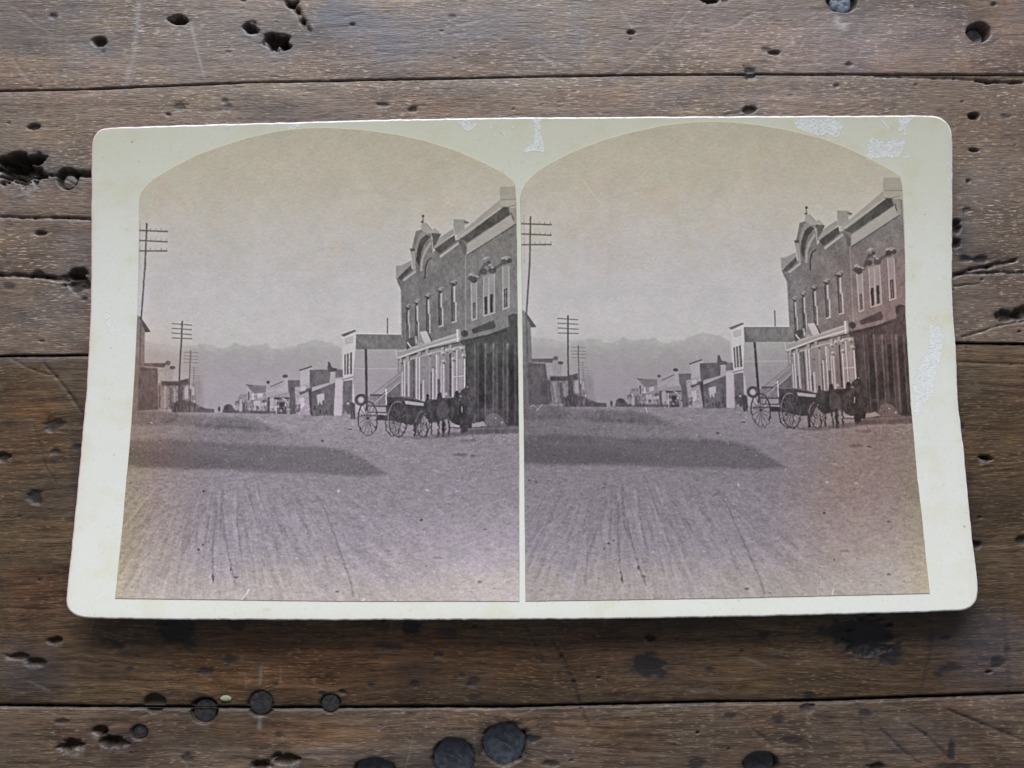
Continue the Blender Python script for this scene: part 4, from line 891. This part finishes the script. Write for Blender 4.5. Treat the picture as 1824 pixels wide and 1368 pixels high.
def plank(lo, hi, seed, mat, gap_lo, gap_hi, label, zoff=0.0, step=.235):
    """lo / hi: lower and upper seam (x[], y[]) in mm"""
    xs = np.concatenate([np.arange(-230, -112, 3.0), np.arange(-112, 112, step), np.arange(112, 231, 3.0)])
    ylo = np.interp(xs, *lo) + gap_lo * (.6 + .9 * fbm(xs / 9, xs * 0, 3, seed + 2)) + (fbm(xs / 1.3, xs * 0, 3, seed + 4) - .5) * .16
    yhi = np.interp(xs, *hi) - gap_hi * (.6 + .9 * fbm(xs / 9, xs * 0, 3, seed + 6)) - (fbm(xs / 1.3, xs * 0, 3, seed + 8) - .5) * .16
    H = float(np.median(yhi - ylo))
    e = np.array([0, .06, .14, .26, .42])
    vis_lo, vis_hi = -84.0, 92.0
    a = float(np.median(ylo)); bq = float(np.median(yhi))
    inner = []
    y = .6
    while y < H - .6:
        inner.append(y)
        yy = a + y
        y += step if vis_lo < yy < vis_hi else 3.0
    d = np.concatenate([e, inner, H - e[::-1]]) / H
    D, XX = np.meshgrid(d, xs, indexing='ij')
    YY = ylo[None] + (yhi - ylo)[None] * D
    h, dk, bl, rd, pl, ho, g1 = fields(XX, YY, seed)
    ed = np.minimum(D * H, (1 - D) * H)
    rw = (.30 if seed > 30 else .18) + .25 * vn(XX / 5, D * 0, seed + 21)
    h = h * smooth(0, .4, ed) - .35 * (1 - smooth(0, 1, ed / rw)) ** 1.5 + zoff
    h -= (.22 if seed > 30 else .10) * np.exp(-(ed / 1.4) ** 2)
    dk = np.clip(dk + .5 * np.exp(-(ed / .28) ** 2), -1, 1.4)
    nr, nc = D.shape
    V = np.stack([XX, YY, h], -1).reshape(-1, 3)
    idx = np.arange(nr * nc).reshape(nr, nc)
    q = np.stack([idx[:-1, :-1], idx[:-1, 1:], idx[1:, 1:], idx[1:, :-1]], -1).reshape(-1, 4)
    # skirt
    per = np.concatenate([idx[0, :], idx[1:, -1], idx[-1, ::-1][1:], idx[::-1, 0][1:-1]])
    B = V[per].copy(); B[:, 2] = -18
    nb = len(per); bi = len(V) + np.arange(nb)
    V = np.vstack([V, B])
    j = np.roll(np.arange(nb), -1)
    sk = np.stack([per, bi, bi[j], per[j]], -1)
    q = np.vstack([q, sk]).astype(np.int32)
    me = bpy.data.meshes.new('plank')
    me.vertices.add(len(V)); me.vertices.foreach_set('co', (V * MM).astype(np.float32).ravel())
    me.loops.add(len(q) * 4); me.loops.foreach_set('vertex_index', q.ravel())
    me.polygons.add(len(q)); me.polygons.foreach_set('loop_start', np.arange(len(q), dtype=np.int32) * 4)
    try: me.polygons.foreach_set('loop_total', np.full(len(q), 4, np.int32))
    except Exception: pass
    sm = np.ones(len(q), bool); sm[-nb:] = False
    me.polygons.foreach_set('use_smooth', sm)
    me.update(calc_edges=True)
    for nme, arr in (('dark', dk), ('blue', bl), ('red', rd), ('pale', pl), ('hole', ho), ('bend', g1)):
        at = me.attributes.new(nme, 'FLOAT', 'POINT')
        v = np.concatenate([arr.ravel(), np.full(nb, 1.0 if nme == 'dark' else 0.0)]).astype(np.float32)
        at.data.foreach_set('value', v)
    me.materials.append(mat)
    o = bpy.data.objects.new('plank', me); COL.objects.link(o); o.parent = table
    tag(o, label)
    return o
EDGE_TOP = (np.array([-300., 300.]), np.array([135., 133.]))
EDGE_BOT = (np.array([-300., 300.]), np.array([-128., -130.]))
s1, s2, s3 = seam_mm(SEAM1), seam_mm(SEAM2), seam_mm(SEAM3)
w1 = wood_material('greyed_wood_top', 1, (.098, .064, .046), (.218, .150, .112), (.300, .236, .196), (.155, .140, .150), .6)
w2 = wood_material('greyed_wood_mid', 2, (.090, .060, .044), (.204, .142, .104), (.292, .226, .176), (.154, .132, .122), .6)
w3 = wood_material('brown_wood', 3, (.034, .020, .011), (.132, .081, .044), (.235, .156, .092), (.106, .082, .064), .28, True, .38, .3)
w4 = wood_material('brown_wood_front', 4, (.042, .027, .017), (.168, .108, .070), (.270, .200, .150), (.130, .105, .092), .32, True, .42, .3)
PL = [plank(s1, EDGE_TOP, 11, w1, .03, .1, 'grey top plank with a cluster of broken holes'),
      plank(s2, s1, 23, w2, .20, .03, 'greyish brown plank under the upper edge of the card', -.05),
      plank(s3, s2, 37, w3, .22, .20, 'dark brown plank under the lower part of the card', -.12),
      plank(EDGE_BOT, s3, 51, w4, .1, .20, 'brown front plank with dark round nail heads', .02)]

# old nail heads and plugs sunk in the wood
def iron_material(name, col, rough, scr=1):
    m, nt, b = new_mat(name); L = nt.links.new
    tc = N(nt, 'ShaderNodeTexCoord'); n = N(nt, 'ShaderNodeTexNoise'); n.inputs['Scale'].default_value = 900; n.inputs['Detail'].default_value = 6
    L(tc.outputs['Object'], n.inputs['Vector'])
    r = N(nt, 'ShaderNodeValToRGB'); r.color_ramp.elements[0].position = .35; r.color_ramp.elements[0].color = (*[v * .45 for v in col], 1)
    r.color_ramp.elements[1].position = .7; r.color_ramp.elements[1].color = (*[v * 1.5 for v in col], 1)
    L(n.outputs['Fac'], r.inputs[0]); L(r.outputs[0], b.inputs['Base Color'])
    b.inputs['Roughness'].default_value = rough; b.inputs['Specular IOR Level'].default_value = .6
    bp = N(nt, 'ShaderNodeBump'); bp.inputs['Strength'].default_value = .9; bp.inputs['Distance'].default_value = .0002
    L(n.outputs['Fac'], bp.inputs['Height']); L(bp.outputs[0], b.inputs['Normal'])
    return m
iron = iron_material('rusted_iron', (.036, .040, .052), .30)
plug = iron_material('dark_plug', (.030, .027, .028), .5)
def nail(px, py, r_px, depth, mat, par, name, lab, dome=.35, ry=None, scratch=True):
    x, y = table_xy(px, py); x = float(x); y = float(y)
    r = r_px / 8.63; rs = 9; n = 40
    V = []; F = []
    rg = np.random.RandomState(int(px))
    for i in range(rs + 1):
        t = i / rs
        for k in range(n):
            a = 2 * math.pi * k / n
            rr = r * t * (1 + .035 * math.sin(3 * a + px) + .02 * math.sin(7 * a))
            z = -depth + dome * (1 - t * t) + (.10 * (fbm(np.array(rr * math.cos(a) * 1.6 + px), np.array(rr * math.sin(a) * 1.6), 3, 3) - .5) * 2)
            if scratch and abs((rr * math.cos(a)) * .5 + rr * math.sin(a)) < .3: z -= .10
            if i == rs: z -= .25
            V.append((x + rr * math.cos(a), y + rr * math.sin(a) * (ry or 1), float(z)))
    for i in range(rs):
        for k in range(n):
            F.append((i * n + k, (i + 1) * n + k, (i + 1) * n + (k + 1) % n, i * n + (k + 1) % n))
    base = len(V)
    for k in range(n): V.append((V[rs * n + k][0], V[rs * n + k][1], -depth - 1.5))
    for k in range(n): F.append((rs * n + k, base + k, base + (k + 1) % n, rs * n + (k + 1) % n))
    me = bpy.data.meshes.new(name); me.from_pydata([tuple(c * MM for c in v) for v in V], [], F)
    for p in me.polygons: p.use_smooth = True
    me.materials.append(mat)
    o = bpy.data.objects.new(name, me); COL.objects.link(o); o.parent = par
    if lab: tag(o, lab)
    return o
nail(898, 1326, 37, .6, iron, PL[3], 'nail_head', 'large dark nail head with scratches, rightmost of the close pair', -.9)
nail(808, 1351, 36, .8, iron, PL[3], 'nail_head', 'large dark nail head cut by the bottom of the picture', -.8)
nail(667, 1374, 33, .9, iron, PL[3], 'nail_head', 'half hidden nail head at the bottom edge', -.8)
nail(1356, 1364, 28, 1.6, iron, PL[3], 'nail_head', 'nail head in a pit right of the middle', -.8)
nail(1743, 60, 17, 2.0, iron_material('worn_pin', (.16, .16, .2), .4), PL[0], 'nail_head', 'round sunken pin head in the upper right', -.8)
nail(1500, 2, 21, 1.0, iron_material('worn_pin_blue', (.13, .15, .2), .4), PL[0], 'nail_head', 'sunken bluish pin head at the top edge')
nail(121, 322, 13, 1.0, iron_material('worn_plug', (.12, .10, .09), .5), PL[1], 'wood_plug', 'round sunken plug left of the card', .25)
nail(248, 1305, 13, .45, plug, PL[3], 'wood_plug', 'small dark plug', .1, None, False)
nail(464, 1253, 21, .55, plug, PL[2], 'wood_plug', 'dark round plug on the lower seam', .12, None, False)
nail(588, 1253, 16, .50, plug, PL[2], 'wood_plug', 'smaller dark plug right on the lower seam', .1, None, False)
nail(363, 1268, 21, .95, plug, PL[3], 'wood_plug', 'dark plug sunk in a pit on the lower seam', .15, None, False)

# ------------------------------------------------------------------ the stereo card
card = bpy.data.objects.new('stereoview_card', None); COL.objects.link(card)
tag(card, 'bowed cream card with two arched sepia street photographs, lying on the planks', 'photograph card')

# mount colouring
mc = Canvas(100, 190, 1760, 1120, 1.0)
def scuffs():
    r2 = zt(1300, 200, 4.343); r1 = zt(920, 200, 4.8); z2 = zt(560, 200, 4.8); z1b = zt(180, 200, 4.8)
    c = Canvas(100, 190, 1760, 1120, 1.25)
    big = [r2(495, 80, 540, 45, 620, 38, 700, 48, 780, 40, 860, 60, 885, 100, 860, 130, 845, 190, 790, 185, 760, 150, 710, 185, 660, 175, 580, 150, 520, 125),
           r2(1035, 350, 1075, 300, 1065, 255, 1090, 188, 1150, 205, 1200, 225, 1280, 205, 1368, 215, 1345, 270, 1310, 345, 1220, 345, 1130, 352),
           r2(1335, 320, 1405, 335, 1395, 356, 1340, 352), r2(1305, 30, 1440, 30, 1375, 85, 1370, 185, 1350, 190, 1345, 140, 1300, 145),
           r2(1160, 34, 1185, 36, 1245, 128, 1215, 132), r1(110, 42, 245, 40, 200, 72, 215, 200, 240, 262, 240, 342, 190, 330, 150, 322, 100, 335, 50, 330, 100, 262, 155, 262, 150, 90, 130, 60),
           z2(1200, 58, 1300, 58, 1390, 90, 1375, 125, 1330, 158, 1280, 150, 1260, 110), z1b(1590, 88, 1720, 85, 1700, 120, 1600, 150),
           [(1655, 575), (1668, 575), (1682, 592), (1678, 625), (1668, 655), (1662, 700), (1645, 720), (1634, 742), (1627, 740), (1630, 715), (1625, 690), (1633, 665), (1640, 640), (1652, 625), (1657, 600)],
           [(184, 555), (194, 556), (207, 590), (203, 600), (192, 580)]]
    for P in big: c.poly(P, 1.0, .8)
    for P, wd in (([(1627, 573), (1655, 592)], 3), ([(1627, 563), (1652, 543)], 2.5), ([(172, 510), (186, 524), (194, 537)], 2.5), (z2(1500, 80, 1520, 180, 1560, 215), 3), (z2(1690, 110, 1690, 200, 1620, 230), 3), (z2(1600, 160, 1640, 200), 4),
                  (r1(0, 65, 20, 80), 4), (z2(1780, 330, 1824, 325, 1800, 350), 3), ([(1690, 320), (1696, 330)], 3), ([(1684, 515), (1696, 512)], 3), ([(1690, 545), (1697, 560)], 3), ([(1686, 288), (1696, 296)], 3), (z2(1590, 170, 1610, 180), 4),
                  (r1(120, 200, 240, 330), 2), ([(1500, 212), (1520, 208)], 2), (r1(500, 36, 560, 34), 3), (r1(800, 34, 860, 38), 3), (z2(840, 56, 870, 70), 3), (z2(100, 60, 130, 66), 2), (r2(150, 30, 300, 36), 3)):
        c.line(P, wd, 1.0, .6)
    return c
sc = scuffs()
n1 = fbm(sc.X / 7, sc.Y / 5, 4, 71); n2 = fbm(sc.X / 2.6, sc.Y / 2.0, 3, 73)
n3 = fbm(sc.X / 1.3, sc.Y / 1.1, 2, 77)
SM = smooth(.40, .66, blur(sc.L, 2.2) * .85 + (n1 - .5) * .8 + (n2 - .5) * .7 + (n3 - .5) * .5)
SM = SM * (.30 + .70 * smooth(.38, .60, n2 * .6 + n3 * .4 + .06))
ring = np.clip(blur(SM, 1.6) * (1 - SM) * 3, 0, 1)
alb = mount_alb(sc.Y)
stn = fbm(sc.X / 120, sc.Y / 90, 4, 81)
alb *= (1 + (stn[..., None] - .5) * np.array([.04, .05, .12]))
alb *= (1 + (fbm(sc.X / 3, sc.Y / 3, 3, 83)[..., None] - .5) * .07)
grm = smooth(.52, .80, fbm(sc.X / 46, sc.Y / 34, 4, 181))[..., None]; alb *= 1 - grm * np.array([.03, .05, .12])
edn = np.minimum(np.minimum(sc.X - np.interp(sc.Y, [205, 500, 700, 1100], [163, 161, 153, 118]), np.interp(sc.Y, [205, 530, 700, 1100], [1697, 1696, 1706, 1742]) - sc.X), np.minimum(sc.Y - 210, 1100 - sc.Y))
egr = ((1 - smooth(2, 26, edn + 16 * fbm(sc.X / 18, sc.Y / 18, 3, 191)))[..., None]) * .8; alb *= 1 - egr * np.array([.03, .06, .10])
foxs = smooth(.74, .86, fbm(sc.X / 5, sc.Y / 5, 3, 85))[..., None]
alb *= 1 - foxs * np.array([.10, .13, .18])
rg = np.random.RandomState(12)
for k in range(90):
    i = rg.randint(2, alb.shape[0] - 3); j = rg.randint(2, alb.shape[1] - 3)
    alb[i:i + rg.randint(1, 3), j:j + rg.randint(1, 3)] *= rg.uniform(.45, .85)
for (x, y, r) in ((235, 253, 2.2), (247, 288, 1.6), (893, 236, 2.6), (854, 250, 1.2), (1647, 382, 1.6), (1718, 938, 2.6), (1721, 913, 1.2), (197, 619, 1.6), (203, 810, 1.6), (1316, 1070, 1.6), (390, 1040 + 60, 1.5), (475, 1086, 4)):
    d = np.hypot((sc.X - x) / (2.2 if r == 4 else 1), sc.Y - y); m = (1 - smooth(r * .5, r * 1.1, d))[..., None]; alb *= 1 - m * np.array([.35, .45, .55]) * (.25 if r == 4 else 1)
tornc = np.array([.780, .782, .780]) * (.96 + .14 * (n2[..., None] - .5) * 2 + .1 * (n3[..., None] - .5))
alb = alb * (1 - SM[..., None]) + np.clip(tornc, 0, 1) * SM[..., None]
alb = alb * (1 - .07 * ring[..., None] * n1[..., None] * 2)
hgt = .5 - SM * .32 * (1 - (n2 - .2)) + ring * .28 + (n2 - .5) * SM * .5 + (fbm(sc.X / 2.0, sc.Y / 2.0, 2, 91) - .5) * .06
bounds = (UX0, UX1, UY0, UY1)
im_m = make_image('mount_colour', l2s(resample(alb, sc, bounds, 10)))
im_h = make_image('mount_relief', resample(np.repeat(np.clip(hgt, 0, 1)[..., None], 3, 2), sc, bounds, 10), True)
mm_, nt, b = new_mat('mount_card')
tx = N(nt, 'ShaderNodeTexImage'); tx.image = im_m; tx.interpolation = 'Cubic'; nt.links.new(tx.outputs[0], b.inputs['Base Color'])
th = N(nt, 'ShaderNodeTexImage'); th.image = im_h; th.interpolation = 'Cubic'
bp = N(nt, 'ShaderNodeBump'); bp.inputs['Strength'].default_value = 1.0; bp.inputs['Distance'].default_value = .00006
nt.links.new(th.outputs[0], bp.inputs['Height']); nt.links.new(bp.outputs[0], b.inputs['Normal'])
b.inputs['Roughness'].default_value = .62; b.inputs['Specular IOR Level'].default_value = .25
me_, nt, b = new_mat('mount_edge')
n = N(nt, 'ShaderNodeTexNoise'); n.inputs['Scale'].default_value = 700; tc = N(nt, 'ShaderNodeTexCoord'); nt.links.new(tc.outputs['Object'], n.inputs['Vector'])
r = N(nt, 'ShaderNodeValToRGB'); r.color_ramp.elements[0].color = (.66, .60, .62, 1); r.color_ramp.elements[1].color = (.88, .87, .88, 1); r.color_ramp.elements[0].position = .35; r.color_ramp.elements[1].position = .55
nt.links.new(n.outputs['Fac'], r.inputs[0]); sx = N(nt, 'ShaderNodeSeparateXYZ'); nt.links.new(tc.outputs['Object'], sx.inputs[0])
mr = N(nt, 'ShaderNodeMapRange'); nt.links.new(sx.outputs[0], mr.inputs[0]); mr.inputs[1].default_value = -.074; mr.inputs[2].default_value = -.084; mr.inputs[3].default_value = 0; mr.inputs[4].default_value = .8
mx = N(nt, 'ShaderNodeMix', data_type='RGBA'); nt.links.new(mr.outputs[0], mx.inputs[0]); nt.links.new(r.outputs[0], mx.inputs[6]); mx.inputs[7].default_value = (.72, .46, .50, 1)
nt.links.new(mx.outputs[2], b.inputs['Base Color']); b.inputs['Roughness'].default_value = .8
bp = N(nt, 'ShaderNodeBump'); bp.inputs['Strength'].default_value = .8; bp.inputs['Distance'].default_value = .0001; nt.links.new(n.outputs['Fac'], bp.inputs['Height']); nt.links.new(bp.outputs[0], b.inputs['Normal'])

mo = outline_mm(chaikin(CARD), 5.0)
sheet('card_mount', mo, card_z, 1.1, .34, [mm_, me_], 2.0, .10, 1, card, bounds)

def print_sheet(side):
    O = P_RIGHT if side else P_LEFT
    x0, x1 = (915, 1670) if side else (190, 940)
    c = Canvas(x0, 205, x1, 1085, 2.0, right_map if side else None)
    paint_street(c, side)
    out = tint(c, side)
    out = edge_marks(out, c, side)
    ms = mount_seen(c.Y)
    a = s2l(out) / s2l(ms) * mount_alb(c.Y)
    mmo = outline_mm(O, 6.0)
    bd = (mmo[:, 0].min() - 1, mmo[:, 0].max() + 1, mmo[:, 1].min() - 1, mmo[:, 1].max() + 1)
    im = make_image('street_photograph', l2s(resample(a, c, bd, 17)))
    m, nt, b = new_mat('albumen_print')
    tx = N(nt, 'ShaderNodeTexImage'); tx.image = im; tx.interpolation = 'Cubic'; nt.links.new(tx.outputs[0], b.inputs['Base Color'])
    b.inputs['Roughness'].default_value = .48; b.inputs['Specular IOR Level'].default_value = .30
    tc = N(nt, 'ShaderNodeTexCoord'); n = N(nt, 'ShaderNodeTexNoise'); n.inputs['Scale'].default_value = 1500; n.inputs['Detail'].default_value = 3
    nt.links.new(tc.outputs['Object'], n.inputs['Vector'])
    bp = N(nt, 'ShaderNodeBump'); bp.inputs['Strength'].default_value = .5; bp.inputs['Distance'].default_value = .00006
    nt.links.new(n.outputs['Fac'], bp.inputs['Height']); nt.links.new(bp.outputs[0], b.inputs['Normal'])
    e, nt2, b2 = new_mat('print_cut_edge'); b2.inputs['Base Color'].default_value = (.36, .35, .17, 1); b2.inputs['Roughness'].default_value = .8  # olive paints in the lens's colour fringe along the edge
    o = sheet('photograph_print', mmo, lambda y: card_z(y) + .11, .14, .07, [m, e], 2.0, .05, 5 + side, card, bd)
    tag(o, ('right' if side else 'left') + ' arched sepia street view glued on the card')
print_sheet(0)
print_sheet(1)

# ------------------------------------------------------------------ a crumb on the wood
def crumb(px, py, s):
    x, y = table_xy(px, py); x = float(x); y = float(y)
    rg = np.random.RandomState(4); V = []; F = []
    n = 10
    for i, (rr, z) in enumerate(((1.0, -.15), (1.05, .18), (.7, .42), (.25, .5))):
        for k in range(n):
            a = 2 * math.pi * k / n; q = rr * (1 + .3 * rg.rand())
            V.append(((s * 1.2 * q * math.cos(a)), (s * .62 * q * math.sin(a)), z * s * .7))
    for i in range(3):
        for k in range(n): F.append((i * n + k, i * n + (k + 1) % n, (i + 1) * n + (k + 1) % n, (i + 1) * n + k))
    F.append(tuple(3 * n + k for k in range(n)))
    me = bpy.data.meshes.new('wood_crumb'); me.from_pydata([tuple(c * MM for c in v) for v in V], [], F)
    m, nt, b = new_mat('pale_crumb'); b.inputs['Base Color'].default_value = (.34, .36, .22, 1); b.inputs['Roughness'].default_value = .8
    me.materials.append(m)
    o = bpy.data.objects.new('wood_crumb', me); COL.objects.link(o); o.location = (x * MM, y * MM, 0)
    tag(o, 'tiny pale greenish crumb on the dark wood just above the lower seam', 'crumb')
crumb(402, 1244, .75)
